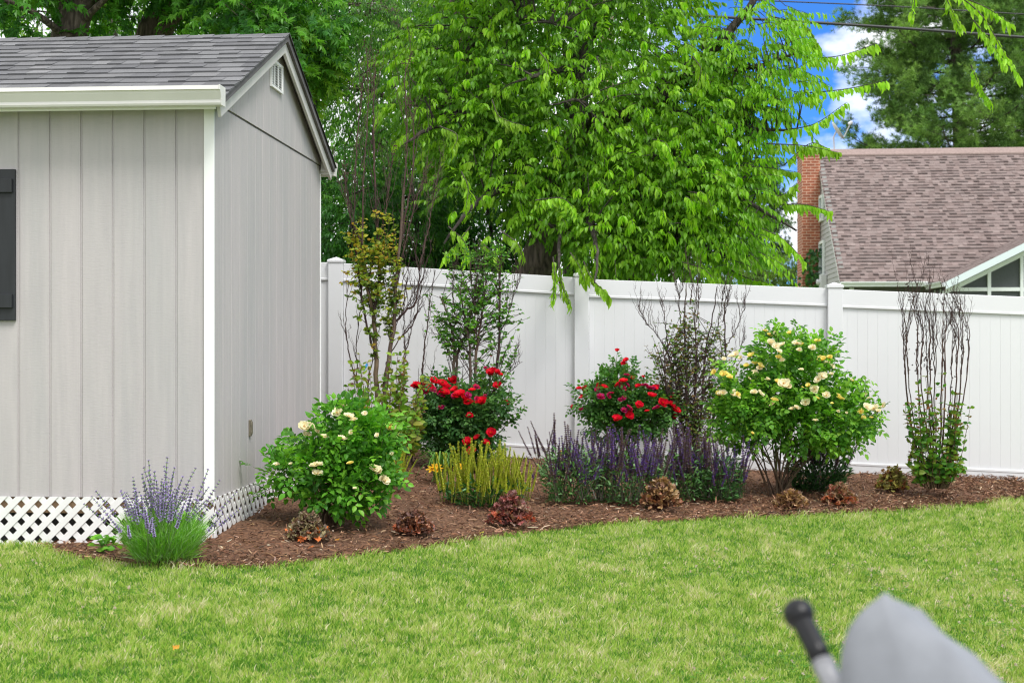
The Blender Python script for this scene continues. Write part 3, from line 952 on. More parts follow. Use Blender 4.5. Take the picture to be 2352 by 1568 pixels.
def wire(name, pxs, ys, r, label):
    P = smooth_path([at(x, y, Y) for (x, y), Y in zip(pxs, ys)], 40)
    mb = MB(); mb.tube(P, r, 6); o = mb.build(name, M['cable'], smooth=True); tag(o, label, 'cable', 'overhead wires')


wire('overhead_cable', [(-700, 30), (100, 40), (725, 33), (1050, 28), (1393, 20)], [23] * 5, .024, 'thick black overhead cable crossing behind the maples and shed roof')
wire('overhead_cable', [(1393, 24), (1930, 56), (2150, 71), (2352, 86), (2900, 122)], [23] * 5, .024, 'thick black overhead cable crossing in front of the big white pine')
wire('overhead_wire', [(1393, -12), (1990, 12), (2352, 33), (2900, 62)], [23] * 4, .010, 'thin dark upper wire above the thick cable by the white pine')
wire('overhead_wire', [(-700, 66), (725, 72), (1050, 70), (1393, 60)], [23] * 4, .006, 'thin dark lower wire strung below the thick cable behind the maples')

# ================================================================== WORLD, SUN, CAMERA
SUN_EL, SUN_AZ = math.radians(57), math.radians(146)     # azimuth of the sun, clockwise from +Y
w = bpy.data.worlds.new('World'); sc.world = w; w.use_nodes = True
nt = w.node_tree; nt.nodes.clear()
out = nt.nodes.new('ShaderNodeOutputWorld'); bg = nt.nodes.new('ShaderNodeBackground'); nt.links.new(bg.outputs[0], out.inputs[0])
sky = nt.nodes.new('ShaderNodeTexSky'); sky.sky_type = 'NISHITA'; sky.sun_disc = False
sky.sun_elevation = SUN_EL; sky.sun_rotation = SUN_AZ; sky.ozone_density = 3.0; sky.dust_density = .3; sky.air_density = 1.0
bg.inputs['Strength'].default_value = .14
tc = nt.nodes.new('ShaderNodeTexCoord')
mp = nt.nodes.new('ShaderNodeMapping'); mp.inputs['Scale'].default_value = (1, 1, 1.9); mp.inputs['Location'].default_value = (.37, .2, .115)
nt.links.new(tc.outputs['Generated'], mp.inputs['Vector'])
n = noise_node(nt, 5.2, 8, mp.outputs[0], .56)
n2 = noise_node(nt, 11, 6, mp.outputs[0], .6)
fac0 = ramp(nt, n.outputs[0], [(.49, (0, 0, 0)), (.60, (1, 1, 1))])
sep = nt.nodes.new('ShaderNodeSeparateXYZ'); nt.links.new(tc.outputs['Generated'], sep.inputs[0])
deck = ramp(nt, sep.outputs[2], [(.28, (0, 0, 0)), (.5, (.9, .9, .9))])      # unseen cloud deck overhead, added to whiten the light
mxf = nt.nodes.new('ShaderNodeMix'); mxf.data_type = 'RGBA'; mxf.blend_type = 'LIGHTEN'; mxf.inputs[0].default_value = 1
nt.links.new(fac0, mxf.inputs[6]); nt.links.new(deck, mxf.inputs[7])
bank = ramp(nt, sep.outputs[0], [(.075, (1, 1, 1)), (.125, (0, 0, 0))])       # cloud bank over the left of the sky
bank2 = ramp(nt, sep.outputs[1], [(.0, (.85, .85, .85)), (.3, (0, 0, 0))])   # unseen cloud added behind the camera, also whitening the light
fac = mxf.outputs[2]
for extra in (bank, bank2):
    q = nt.nodes.new('ShaderNodeMix'); q.data_type = 'RGBA'; q.blend_type = 'LIGHTEN'; q.inputs[0].default_value = 1
    nt.links.new(fac, q.inputs[6]); nt.links.new(extra, q.inputs[7]); fac = q.outputs[2]
ccol = ramp(nt, n2.outputs[0], [(.3, (4.5, 4.7, 5.1)), (.62, (7.3, 7.4, 7.5))])
skt = mul(nt, sky.outputs[0], (.16, .40, .80))
mx = nt.nodes.new('ShaderNodeMix'); mx.data_type = 'RGBA'
nt.links.new(fac, mx.inputs[0]); nt.links.new(skt, mx.inputs[6]); nt.links.new(ccol, mx.inputs[7])
nt.links.new(mx.outputs[2], bg.inputs['Color'])

sd = bpy.data.lights.new('sun', 'SUN'); sd.energy = 2.2; sd.angle = math.radians(22); sd.color = (1, .975, .94)
so = bpy.data.objects.new('sun', sd); COL.objects.link(so)
sdir = Vector((math.sin(SUN_AZ) * math.cos(SUN_EL), math.cos(SUN_AZ) * math.cos(SUN_EL), math.sin(SUN_EL)))
so.rotation_euler = sdir.to_track_quat('Z', 'Y').to_euler()

cd = bpy.data.cameras.new('camera'); cam = bpy.data.objects.new('camera', cd); COL.objects.link(cam)
cam.location = (0, 0, CAMZ); cam.rotation_euler = (PI / 2, 0, 0)
cd.sensor_width = 36; cd.lens = 36 * F / 2352; cd.shift_y = (HY - 784) / 2352; cd.clip_end = 1000; cd.clip_start = .05
cd.dof.use_dof = True; cd.dof.focus_distance = 8.8; cd.dof.aperture_fstop = 4.6
sc.camera = cam
sc.view_settings.view_transform = 'Standard'; sc.view_settings.look = 'None'
sc.view_settings.exposure = 0.68; sc.view_settings.gamma = 1
sc.cycles.max_bounces = 7; sc.cycles.diffuse_bounces = 4; sc.cycles.glossy_bounces = 2; sc.cycles.transmission_bounces = 4
sc.cycles.filter_width = 1.1; sc.cycles.use_denoising = True; sc.cycles.denoiser = "OPENIMAGEDENOISE"; sc.cycles.denoising_input_passes = "RGB_ALBEDO_NORMAL"; sc.cycles.use_adaptive_sampling = False

# ================================================================== TREES
def fan(mb, P, A, nl, L, W, cols, hang=.75, along=.35, spread=.55, droop=.35):
    """each twig at P (N,3) runs along A; its nl leaves hang from both sides"""
    N = len(P)
    t = np.tile(np.linspace(0, 1, nl), N)
    Pi = np.repeat(P, nl, 0); Ai = np.repeat(A, nl, 0)
    side = unit(np.cross(Ai, [0, 0, 1.]))
    sg = np.tile(np.where(np.arange(nl) % 2 == 0, 1, -1), N)[:, None] * rng.uniform(.5, 1.3, (N * nl, 1))
    D = unit(Ai * along + side * sg * spread + np.array([0, 0, -1.]) * hang + rng.normal(0, .16, (N * nl, 3)))
    U = unit(side * sg * .8 + np.array([0, 0, .8]) + rng.normal(0, .3, (N * nl, 3)))
    n = N * nl
    leaves(mb, Pi, D, U, L * rng.uniform(.7, 1.15, n), W * rng.uniform(.75, 1.1, n), jitter(np.repeat(cols, nl, 0), n, .16), droop=droop, fold=.35)
    return t


def twig_path(P, A, length, nl, sag=.35):
    """leaf stations along sagging twigs: (N,nl,3) positions"""
    t = np.linspace(0.12, 1, nl)[None, :, None]
    return P[:, None] + A[:, None] * length[:, None, None] * t - np.array([0, 0, 1.]) * (sag * length[:, None, None] * t * t)


def hang_twigs(lb, wb, P, A, length, nl, L, W, cols, sag=.35, hang=.75, along=.35, spread=.55, wood=(.05, .04, .03), draw=.4):
    S = twig_path(P, A, length, nl, sag)
    N = len(P)
    Ad = unit(A[:, None] - np.array([0, 0, 1.]) * (2 * sag * np.linspace(.12, 1, nl)[None, :, None]))
    side = unit(np.cross(Ad, [0, 0, 1.]))
    sg = np.where(np.arange(nl) % 2 == 0, 1, -1)[None, :, None] * rng.uniform(.4, 1.2, (N, nl, 1))
    D = unit(Ad * along + side * sg * spread + np.array([0, 0, -1.]) * hang + rng.normal(0, .15, (N, nl, 3))).reshape(-1, 3)
    U = unit(side * sg * .8 + np.array([0, 0, .9]) + rng.normal(0, .3, (N, nl, 3))).reshape(-1, 3)
    n = N * nl
    size = np.tile(np.interp(np.linspace(0, 1, nl), [0, .6, 1], [.75, 1.05, .8]), N) * rng.uniform(.8, 1.15, n)
    leaves(lb, S.reshape(-1, 3), D, U, L * size, W * size, jitter(np.repeat(cols, nl, 0), n, .15), droop=.35, fold=.4)
    for i in np.nonzero(rng.uniform(0, 1, N) < draw)[0]:
        wb.tube(np.vstack([P[i], S[i][::2], S[i][-1]]), [.004, .0015], 3, wood, cap=False)


def limbs_from(wb, paths, col=(.05, .04, .035), sides=7):
    for pts, r0, r1 in paths:
        P = smooth_path(pts, 18); P[1:-1] += rng.normal(0, r1 * .8, (len(P) - 2, 3))
        wb.tube(P, np.linspace(r0 * 1.25, r1 * 1.25, len(P)), sides, col)


def connect(wb, skel, P, n, r=.012, col=(.05, .04, .032), maxd=1.6):
    """thin sagging branchlets from n of the twig bases P back to the nearest point of the limb skeleton"""
    idx = rng.choice(len(P), min(n, len(P)), replace=False)
    for i in idx:
        d = np.linalg.norm(skel - P[i], axis=1); j = d.argmin()
        if d[j] > maxd or d[j] < .08:
            continue
        mid = (skel[j] + P[i]) / 2 + np.array([0, 0, .12 * d[j]]) + rng.normal(0, .05, 3) * d[j]
        wb.tube(bez(skel[j], mid, P[i], 6), [min(r, .006 + .012 * d[j]), .003], 4, col, cap=False)


def blob(px, py, Y, rpx, rpy, ry):
    k = Y / F
    return (at(px, py, Y), np.array([rpx * k, ry, rpy * k]))


# ---- the black cherry over the fence
def cherry():
    g = np.array([at(1232, 700, 16.2)[0], 16.2, .15])
    t = thing('cherry_tree', 'big leafy cherry tree with drooping bright green leaves overhanging the white fence', 'tree', g)
    tb = MB()
    trunk = [g - [0, 0, .4], at(1226, 690, 16.2), at(1240, 600, 16.1), at(1268, 520, 16.0), at(1290, 400, 16.0), at(1330, 300, 16.0)]
    P = smooth_path(trunk, 24); tb.tube(P, np.interp(np.linspace(0, 1, 24), [0, .3, .6, 1], [.30, .235, .20, .15]), 16, (.1, .08, .06))
    P2 = smooth_path([at(1268, 520, 16.0), at(1235, 420, 16.2), at(1160, 300, 16.4), at(1070, 120, 16.6), at(1040, -120, 16.8)], 20)
    tb.tube(P2, np.linspace(.15, .07, 20), 12, (.1, .08, .06))
    tb.build('trunk', M['bark'], t, smooth=True)
    lim = [
        ([at(1330, 300, 16.0), at(1395, 275, 15.8), at(1500, 240, 15.5), at(1590, 170, 15.2), at(1650, 100, 15.0), at(1725, 15, 14.8), at(1800, -120, 14.6)], .10, .015),
        ([at(1330, 300, 16.0), at(1330, 150, 16.2), at(1380, -20, 16.4), at(1400, -250, 16.5)], .12, .05),
        ([at(1500, 240, 15.5), at(1600, 270, 15.2), at(1720, 295, 14.9), at(1830, 300, 14.7)], .035, .008),
        ([at(1590, 170, 15.2), at(1680, 165, 15.0), at(1780, 140, 14.8), at(1880, 100, 14.6)], .03, .007),
        ([at(1290, 400, 16.0), at(1400, 370, 15.6), at(1515, 365, 15.1), at(1640, 418, 14.8), at(1730, 470, 14.7), at(1830, 530, 14.6)], .055, .008),
        ([at(1290, 400, 16.0), at(1420, 450, 15.3), at(1560, 520, 14.9), at(1650, 590, 14.7)], .05, .008),
        ([at(1280, 450, 16.0), at(1180, 430, 15.4), at(1090, 470, 14.9), at(1020, 560, 14.7)], .05, .008),
        ([at(1160, 300, 16.4), at(1080, 260, 15.7), at(1000, 290, 15.2), at(930, 330, 15.0)], .05, .008),
        ([at(1280, 480, 16.0), at(1290, 500, 15.2), at(1285, 560, 14.5), at(1285, 650, 13.9)], .035, .006),
        ([at(1290, 400, 16.0), at(1340, 480, 15.0), at(1370, 570, 14.2), at(1365, 650, 13.8)], .035, .006),
        ([at(1070, 120, 16.6), at(1130, 60, 15.8), at(1200, 40, 15.2), at(1290, 60, 14.8)], .04, .008),
        ([at(1330, 150, 16.2), at(1290, 160, 15.3), at(1240, 170, 14.8), at(1180, 190, 14.5)], .04, .008),
        ([at(1380, -20, 16.4), at(1560, -140, 15.6), at(1800, -180, 15.0), at(2050, -120, 14.6), at(2160, -10, 14.4)], .06, .010),
        ([at(1330, 300, 16.0), at(1360, 270, 15.2), at(1330, 230, 14.7), at(1270, 240, 14.4)], .03, .006),
    ]
    wb = MB(); limbs_from(wb, lim)
    skel = np.vstack([P, P2] + [smooth_path(l[0], 30) for l in lim])
    blobs = [blob(1350, 250, 15.6, 370, 320, 1.3), blob(1570, 340, 15.3, 140, 250, 1.0), blob(1540, 560, 15.0, 140, 75, .8), blob(1060, 200, 15.8, 190, 210, 1.0),
             blob(1300, -120, 15.8, 380, 210, 1.5), blob(1330, 560, 15.0, 230, 90, .8), blob(1100, 500, 15.1, 120, 110, .7), blob(1680, 200, 15.1, 60, 120, .5),
             blob(1500, 480, 15.0, 260, 150, .9), blob(1650, 450, 14.9, 60, 110, .5), blob(1180, 400, 15.6, 180, 130, .8)]
    lb = MB()
    N = 6600
    P_, O = in_blobs(blobs, N, .40)
    kx = CX + P_[:, 0] * F / P_[:, 1]; ky = HY - (P_[:, 2] - CAMZ) * F / P_[:, 1]
    gap = (np.abs(kx - 1245) < 66) & (ky > 525) & (P_[:, 1] < 16.4)              # the trunk shows through an opening low in the crown
    gap |= (kx > 960) & (kx < 1190) & (ky > 400 + 90 * np.abs(kx - 1090) / 100)
    P_, O = P_[~gap], O[~gap]; N = len(P_)
    A = unit(O * [1, .8, .3] + rng.normal(0, .6, (N, 3)) + [.1, -.15, .05])
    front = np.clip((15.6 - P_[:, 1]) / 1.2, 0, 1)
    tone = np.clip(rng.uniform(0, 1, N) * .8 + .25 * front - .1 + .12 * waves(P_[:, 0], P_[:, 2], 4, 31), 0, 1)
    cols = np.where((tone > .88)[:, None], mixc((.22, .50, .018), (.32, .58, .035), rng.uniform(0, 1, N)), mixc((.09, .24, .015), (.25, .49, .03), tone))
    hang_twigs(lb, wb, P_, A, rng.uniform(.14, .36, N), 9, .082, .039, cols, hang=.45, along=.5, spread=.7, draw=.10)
    R_, Or = in_blobs([blob(1720, 330, 14.9, 95, 190, .45), blob(1745, 110, 14.8, 130, 125, .45), blob(1700, 560, 14.8, 90, 75, .4), blob(1800, 480, 14.7, 60, 60, .3), blob(1830, 230, 14.6, 70, 70, .3)], 560, .5)
    R_, Or = (lambda k: (R_[k], Or[k]))(CX + R_[:, 0] * F / R_[:, 1] < np.where(R_[:, 2] > CAMZ + 2.35, 1850, 1745))
    Ar = unit(Or * [1, .6, .2] + rng.normal(0, .4, (len(R_), 3)) + [.5, 0, 0])
    hang_twigs(lb, wb, R_, Ar, rng.uniform(.18, .42, len(R_)), 10, .092, .031, mixc((.14, .38, .02), (.30, .58, .03), rng.uniform(0, 1, len(R_))), hang=.6, spread=.6, draw=.6)
    connect(wb, skel, R_, 200, .008)
    connect(wb, skel, P_, 520)
    # drooping sprays that stick out of the crown, each its own shoot
    bright = (.32, .60, .03)
    sprays = [([(1790, 300), (1870, 285), (1945, 235)], 14.4), ([(1830, 130), (1920, 130), (2015, 100)], 14.5), ([(1840, 215), (1940, 205), (2035, 185)], 14.5),
              ([(1760, 330), (1850, 335), (1925, 350)], 14.3), ([(1790, 470), (1850, 470), (1905, 485)], 14.4), ([(1740, 520), (1800, 550), (1848, 600)], 14.3),
              ([(1730, 440), (1790, 450), (1830, 420)], 14.5), ([(2080, -60), (2100, -10), (2095, 45)], 14.2), ([(2150, -60), (2180, 10), (2205, 60)], 14.2),
              ([(2160, -40), (2250, 30), (2300, 110), (2342, 175)], 14.2), ([(2230, 150), (2250, 195), (2275, 235)], 14.2), ([(2200, -10), (2270, 20), (2320, 55)], 14.3),
              ([(2230, 40), (2270, 90), (2310, 150)], 14.3), ([(1285, 600), (1290, 650), (1310, 700)], 13.75), ([(1270, 590), (1275, 640), (1270, 690)], 13.7),
              ([(1340, 600), (1360, 640), (1400, 680)], 13.7), ([(1310, 580), (1330, 610), (1345, 650)], 13.8), ([(1560, 600), (1620, 620), (1645, 660)], 14.1),
              ([(1080, 520), (1050, 560), (1020, 590)], 14.2), ([(1030, 520), (1070, 560), (1065, 600)], 14.1), ([(1110, 560), (1140, 590), (1150, 630)], 14.2),
              ([(1660, 610), (1720, 640), (1770, 650)], 15.0), ([(1060, 395), (1075, 430), (1070, 480)], 14.1), ([(1680, 380), (1760, 385), (1830, 395)], 14.5),
              ([(1780, 40), (1850, 60), (1880, 110)], 14.5), ([(1800, 380), (1860, 330), (1900, 340)], 14.4), ([(1740, 240), (1800, 260), (1830, 330)], 14.6),
              ([(1240, 120), (1260, 150), (1250, 190)], 14.0), ([(1370, 130), (1380, 160), (1360, 190)], 14.1), ([(1130, 230), (1150, 270), (1210, 290)], 14.1),
              ([(1010, 290), (1050, 310), (1040, 345)], 14.2), ([(1230, 460), (1290, 455), (1320, 480)], 14.0), ([(1590, 130), (1610, 160), (1600, 200)], 14.2),
              ([(1500, 320), (1530, 330), (1545, 370)], 14.2), ([(1150, 530), (1190, 560), (1200, 590)], 14.1), ([(1580, 440), (1620, 450), (1640, 490)], 14.2)]
    for pts, Y in sprays:
        Q = smooth_path([at(x, y, Y + .25 * (1 - i / 2)) for i, (x, y) in enumerate(pts)], 14)
        wb.tube(Q, [.007, .002], 4, (.07, .055, .03), cap=False)
        n = 36; tt = np.linspace(.08, 1, n)
        Pq = np.stack([np.interp(tt, np.linspace(0, 1, 14), Q[:, k]) for k in range(3)], 1)
        Tq = unit(np.gradient(Pq, axis=0)); side = unit(np.cross(Tq, [0, 0, 1.]))
        sg = np.where(np.arange(n) % 2 == 0, 1, -1)[:, None] * rng.uniform(.3, 1.1, (n, 1))
        D = unit(Tq * .45 + side * sg * .45 - [0, 0, 1.0] + rng.normal(0, .28, (n, 3)))
        U = unit(side * sg + [0, 0, .7] + rng.normal(0, .3, (n, 3)))
        leaves(lb, Pq, D, U, .118 * rng.uniform(.5, 1.15, n), .047 * rng.uniform(.8, 1.1, n), jitter(np.tile(bright, (n, 1)) * rng.uniform(.65, 1.05), n, .15), droop=.4, fold=.4)
    # bright young fans of leaves on shoot tips facing the garden
    K = 420
    Pk, Ok = in_blobs(blobs, K * 3, .12); kxx = CX + Pk[:, 0] * F / Pk[:, 1]; kyy = HY - (Pk[:, 2] - CAMZ) * F / Pk[:, 1]; sel = (Ok[:, 1] < -.15) & ~((np.abs(kxx - 1245) < 66) & (kyy > 500)); Pk, Ok = Pk[sel][:K], Ok[sel][:K]; K = len(Pk)
    A = unit(Ok * [1, 1, .2] + rng.normal(0, .3, (K, 3)))
    hang_twigs(lb, wb, Pk, A, rng.uniform(.07, .17, K), 11, .104, .045, mixc((.24, .52, .016), (.38, .64, .04), rng.uniform(0, 1, K)), sag=.6, hang=.85, spread=.75, draw=1)
    # tassels of green fruit
    fb = MB()
    Pt, Ot = in_blobs(blobs, 420, .2)
    for p in Pt:
        m = 14; z = np.linspace(0, .13, m)
        q = p + np.stack([rng.normal(0, .008, m), rng.normal(0, .008, m), -z], -1)
        blades(fb, q, rdir(m), rdir(m), .014, .011, pick([(.22, .33, .04), (.17, .30, .05)], m))
    wb.build('branches', M['bark_dark'], t)
    lb.build('crown', M['leaf'], t)
    fb.build('fruit_tassels', M['leaf'], t)


cherry()


def tree(name, label, base, trunk, limbs, blobs, N, leaf, cols, group=None, lpt=9, tw=(.2, .4), size=(.06, .024), bark='bark_dark', power=.4, sag=.3, hang=.5,
         conn=200, rad=(.2, .08), extra=None):
    t = thing(name, label, 'tree', base, group=group)
    tb = MB(); P = smooth_path(trunk, 22); tb.tube(P, np.linspace(rad[0], rad[1], 22), 12, (.1, .08, .06))
    skel = [P]
    for pts, r0, r1 in limbs:
        Q = smooth_path(pts, 16); tb.tube(Q, np.linspace(r0, r1, 16), 8, (.1, .08, .06)); skel.append(Q)
    lb, wb = MB(), tb
    P_, O = in_blobs(blobs, N, power)
    A = unit(O * [1, 1, .5] + rng.normal(0, .5, (N, 3)))
    c = np.asarray(cols, float)[rng.choice(len(cols), N)]
    if leaf == 'fold':
        hang_twigs(lb, wb, P_, A, rng.uniform(*tw, N), lpt, size[0], size[1], c, sag=sag, hang=hang, draw=0)
    else:
        S = twig_path(P_, A, rng.uniform(*tw, N), lpt, sag).reshape(-1, 3); n = len(S)
        D = unit(np.repeat(A, lpt, 0) * .5 + rng.normal(0, .55, (n, 3)) - [0, 0, hang]); U = unit(rng.normal(0, .5, (n, 3)) + [0, -.3, 1])
        cc = jitter(np.repeat(c, lpt, 0), n, .2); sz = size[0] * rng.uniform(.7, 1.2, n)
        if leaf == 'palm':
            palmate(lb, S, D, U, sz, cc)
        else:
            blades(lb, S, D, U, sz, sz * size[1] / size[0], cc)
    connect(wb, np.vstack(skel), P_, conn, maxd=2.2)
    if extra:
        extra(lb)
    tb.build('trunk', M[bark], t, smooth=True)
    lb.build('crown', M['leaf'], t)
    return t


def base_at(px, Y):
    return np.array([(px - CX) / F * Y, Y, .1])


# ---- silver maples behind the shed
mg = [(.055, .19, .022), (.09, .28, .028), (.14, .36, .035), (.065, .21, .045)]
ml = [(.12, .30, .02), (.20, .38, .03), (.09, .25, .02)]
b = base_at(150, 17)
tree('maple_tree', 'dark green maple whose thick upright trunk shows just above the shed ridge', b,
     [b - [0, 0, .4], at(150, 500, 17), at(155, 120, 17), at(185, -30, 17), at(200, -300, 17)],
     [([at(165, 40, 17), at(120, -60, 16.6), at(20, -160, 16.2)], .09, .03), ([at(175, 60, 17), at(240, 0, 16.6), at(330, -90, 16)], .05, .02), ([at(160, 90, 17), at(60, 20, 16.3), at(-60, -20, 16)], .05, .02)],
     [blob(30, -70, 16.8, 260, 110, 1.0), blob(250, -150, 17.5, 300, 130, 1.2), blob(40, 60, 16.4, 100, 34, .6), blob(300, 40, 18.4, 110, 60, .5), blob(560, 20, 16.2, 110, 60, .7)], 950, 'palm', mg, 'maples behind the shed',
     lpt=8, tw=(.25, .5), size=(.105, .03), rad=(.26, .17), bark='bark', hang=.5)
b = base_at(330, 18)
tree('maple_tree', 'dark green maple with a trunk leaning right above the shed ridge', b,
     [b - [0, 0, .4], at(340, 500, 18), at(345, 130, 18), at(385, 20, 18), at(440, -90, 18), at(500, -300, 18)],
     [([at(350, 100, 18), at(420, 30, 17.6), at(500, -40, 17)], .08, .03), ([at(385, 20, 18), at(330, -60, 17.5), at(300, -150, 17)], .07, .03)],
     [blob(530, -30, 17.3, 170, 80, 1.2), blob(400, -160, 17.3, 330, 130, 1.5), blob(640, -10, 16.3, 140, 100, .9), blob(700, 60, 15.8, 75, 90, .6), blob(600, 55, 16.6, 120, 35, .6)], 1150, 'palm', mg, 'maples behind the shed',
     lpt=8, tw=(.25, .5), size=(.105, .03), rad=(.27, .16), bark='bark', hang=.5)
b = base_at(715, 16.5)
tree('young_maple_tree', 'yellow green young maple showing just past the rear corner of the shed roof', b,
     [b - [0, 0, .4], at(715, 500, 16.5), at(720, 200, 16.5), at(712, 60, 16.5)], [([at(720, 250, 16.5), at(740, 180, 16.3), at(765, 140, 16.1)], .02, .008)],
     [blob(722, 150, 16.2, 55, 55, .5), blob(700, 110, 16.2, 40, 40, .4)], 190, 'palm', ml, lpt=8, tw=(.15, .35), size=(.095, .028), rad=(.05, .02), hang=.4, conn=40)
b = base_at(240, 27)
tree('linden_tree', 'pale yellow green tree far behind the maples above the shed ridge', b,
     [b - [0, 0, .4], at(240, 400, 27), at(250, 100, 27), at(260, -150, 27)], [],
     [blob(230, 40, 26, 330, 70, 1.8), blob(560, 60, 26, 150, 90, 1.5), blob(-60, 60, 26, 120, 60, 1.4)], 620, 'fold', ml, lpt=7, tw=(.3, .6), size=(.12, .07), rad=(.25, .12), hang=.4, conn=60)

# ---- trees between the shed and the cherry
mid = [(.065, .19, .024), (.10, .27, .03), (.05, .15, .022), (.17, .37, .038)]
b = base_at(990, 20)
tree('elm_tree', 'fine leaved elm with leaning trunk between the shed roof and the cherry', b,
     [b - [0, 0, .4], at(1000, 560, 20), at(985, 300, 20), at(945, 130, 20), at(900, 30, 20), at(850, -120, 20)],
     [([at(985, 300, 20), at(880, 220, 19.5), at(780, 200, 19)], .06, .015), ([at(960, 180, 20), at(1020, 60, 19.8), at(1060, -60, 19.6)], .09, .03), ([at(995, 380, 20), at(900, 330, 19.6), at(790, 340, 19.2)], .05, .012),
      ([at(900, 30, 20), at(800, 10, 19.5), at(720, 40, 19)], .05, .015)],
     [blob(900, 170, 19.4, 190, 190, 1.3), blob(790, 260, 19.2, 90, 140, .8), blob(850, 20, 19.4, 170, 90, 1.2), blob(960, 400, 19.4, 150, 140, 1.0), blob(780, 80, 19.3, 70, 90, .7)], 2600, 'fold', mid,
     lpt=11, tw=(.2, .45), size=(.062, .022), rad=(.22, .09), hang=.6, sag=.45, bark='bark')
dk = [(.04, .135, .02), (.06, .20, .026), (.09, .26, .03), (.05, .16, .035)]
for i, (px, py, Y, rx, rz, lab) in enumerate([(800, 510, 16.6, 95, 170, 'dark glossy evergreen shrub over the fence by the shed corner'),
                                              (950, 530, 17.0, 110, 180, 'dark evergreen shrub behind the bare crape myrtle tops above the fence'),
                                              (1120, 540, 17.4, 120, 160, 'dark evergreen shrub in the shade left of the cherry trunk')]):
    b = base_at(px, Y)
    tree('evergreen_shrub', lab, b, [b - [0, 0, .3], at(px, 640, Y), at(px + 8, py, Y), at(px - 5, py - rz * .6, Y)], [],
         [blob(px, py, Y, rx, rz, .75), blob(px + 20, py + 130, Y, rx, 110, .7)], 1200, 'fold', dk if i else dk + [(.06, .2, .04)], 'dark shrubs behind the fence', lpt=9, tw=(.15, .3), size=(.075, .032), rad=(.05, .02), hang=.35, conn=40)
bk = [(.055, .18, .02), (.09, .27, .025), (.14, .35, .035)]
for px, py, Y, rx, rz, lab in [(1330, 250, 21, 330, 330, 'dense dark green tree filling in behind the cherry trunk'), (1480, 420, 20, 110, 170, 'mid green tree tucked behind the right half of the cherry'),
                               (1030, 120, 25, 240, 260, 'tall green tree far behind the elm and cherry'), (900, 470, 24, 190, 170, 'light green low tree far behind the dark shrubs and bare twigs')]:
    b = base_at(px, Y)
    tree('background_tree', lab, b, [b - [0, 0, .4], at(px - 10, 500, Y), at(px, py, Y), at(px + 10, py - rz * .7, Y)], [([at(px, py + 60, Y), at(px + rx * .4, py - 20, Y - .3), at(px + rx * .7, py - 80, Y - .5)], .07, .02)],
         [blob(px, py, Y, rx, rz, 1.4), blob(px + rx * .3, py + rz * .8, Y, rx * .6, rz * .5, 1.0), blob(px - rx * .4, py - rz * .5, Y, rx * .7, rz * .6, 1.2)], 2800 if rx > 200 else 1300, 'fold', bk,
         'trees beyond the cherry', lpt=8, tw=(.3, .55), size=(.085, .038), rad=(.22, .1), hang=.5, conn=80)


# ---- pines: whorled limbs ending in brushes of needles
def pine(label, px, Y, top_py, base_py, half, nlimb, seed, cols, needle=.13, tufts=22, group='pines beyond the fence'):
    r = np.random.default_rng(seed)
    b = base_at(px, Y)
    t = thing('pine_tree', label, 'tree', b, group=group)
    zt = at(px, top_py, Y)[2]; zb = at(px, base_py, Y)[2]; R = half * Y / F
    tb = MB(); P = smooth_path([b - [0, 0, .5], [b[0] + .1, Y, zb], [b[0] - .1, Y, (zb + zt) / 2], [b[0], Y, zt]], 20)
    tb.tube(P, np.linspace(.012 * (zt + 2) + .12, .03, 20), 12, (.1, .09, .08))
    PP, DD, CC = [], [], []
    wb = MB()
    for i in range(nlimb):
        u = (i + r.uniform(0, 1)) / nlimb
        z = zb + (zt - zb) * u
        az = i * 2.4 + r.uniform(-.5, .5)
        ln = R * (1.0 - .55 * u) * r.uniform(.6, 1.05)
        d = np.array([math.cos(az), math.sin(az), 0])
        o = np.array([b[0], Y, z])
        Q = bez(o, o + d * ln * .5 + [0, 0, -.05 * ln], o + d * ln + [0, 0, r.uniform(.05, .28) * ln], 9)
        wb.tube(Q, [.012 + .012 * ln, .012], 5, (.075, .062, .052), cap=False)
        for k in range(9):
            s = .28 + .72 * (k + r.uniform(0, 1)) / 9
            q = Q[0] * 0 + np.array([np.interp(s, np.linspace(0, 1, 9), Q[:, j]) for j in range(3)])
            sd = unit(d * r.uniform(.3, 1) + np.array([-d[1], d[0], 0]) * r.choice([-1, 1]) * r.uniform(.4, 1.1) + [0, 0, r.uniform(.0, .55)])
            sl = ln * r.uniform(.14, .34) + .15
            wb.tube([q, q + sd * sl], [.014, .006], 3, (.075, .062, .05), cap=False)
            tone = r.choice(len(cols))
            for m in range(tufts):
                e = q + sd * sl * r.uniform(.35, 1.08) + r.normal(0, .10 + .05 * sl, 3)
                PP.append(e); DD.append(unit(sd + np.array([0, 0, .35]) + r.normal(0, .35, 3))); CC.append(np.array(cols[tone]) * r.uniform(.7, 1.25))
    PP, DD, CC = map(np.array, (PP, DD, CC))
    nb = MB(); K = 14
    Pn = np.repeat(PP, K, 0); Dn = unit(np.repeat(DD, K, 0) * .8 + r.normal(0, .55, (len(Pn), 3)))
    n = len(Pn)
    blades(nb, Pn, Dn, unit(r.normal(size=(n, 3))), needle * r.uniform(.7, 1.2, n), .013, np.repeat(CC, K, 0) * r.uniform(.8, 1.2, (n, 1)))
    tb.build('trunk', M['bark'], t, smooth=True); wb.build('branches', M['twig'], t); nb.build('crown', M['needle'], t)


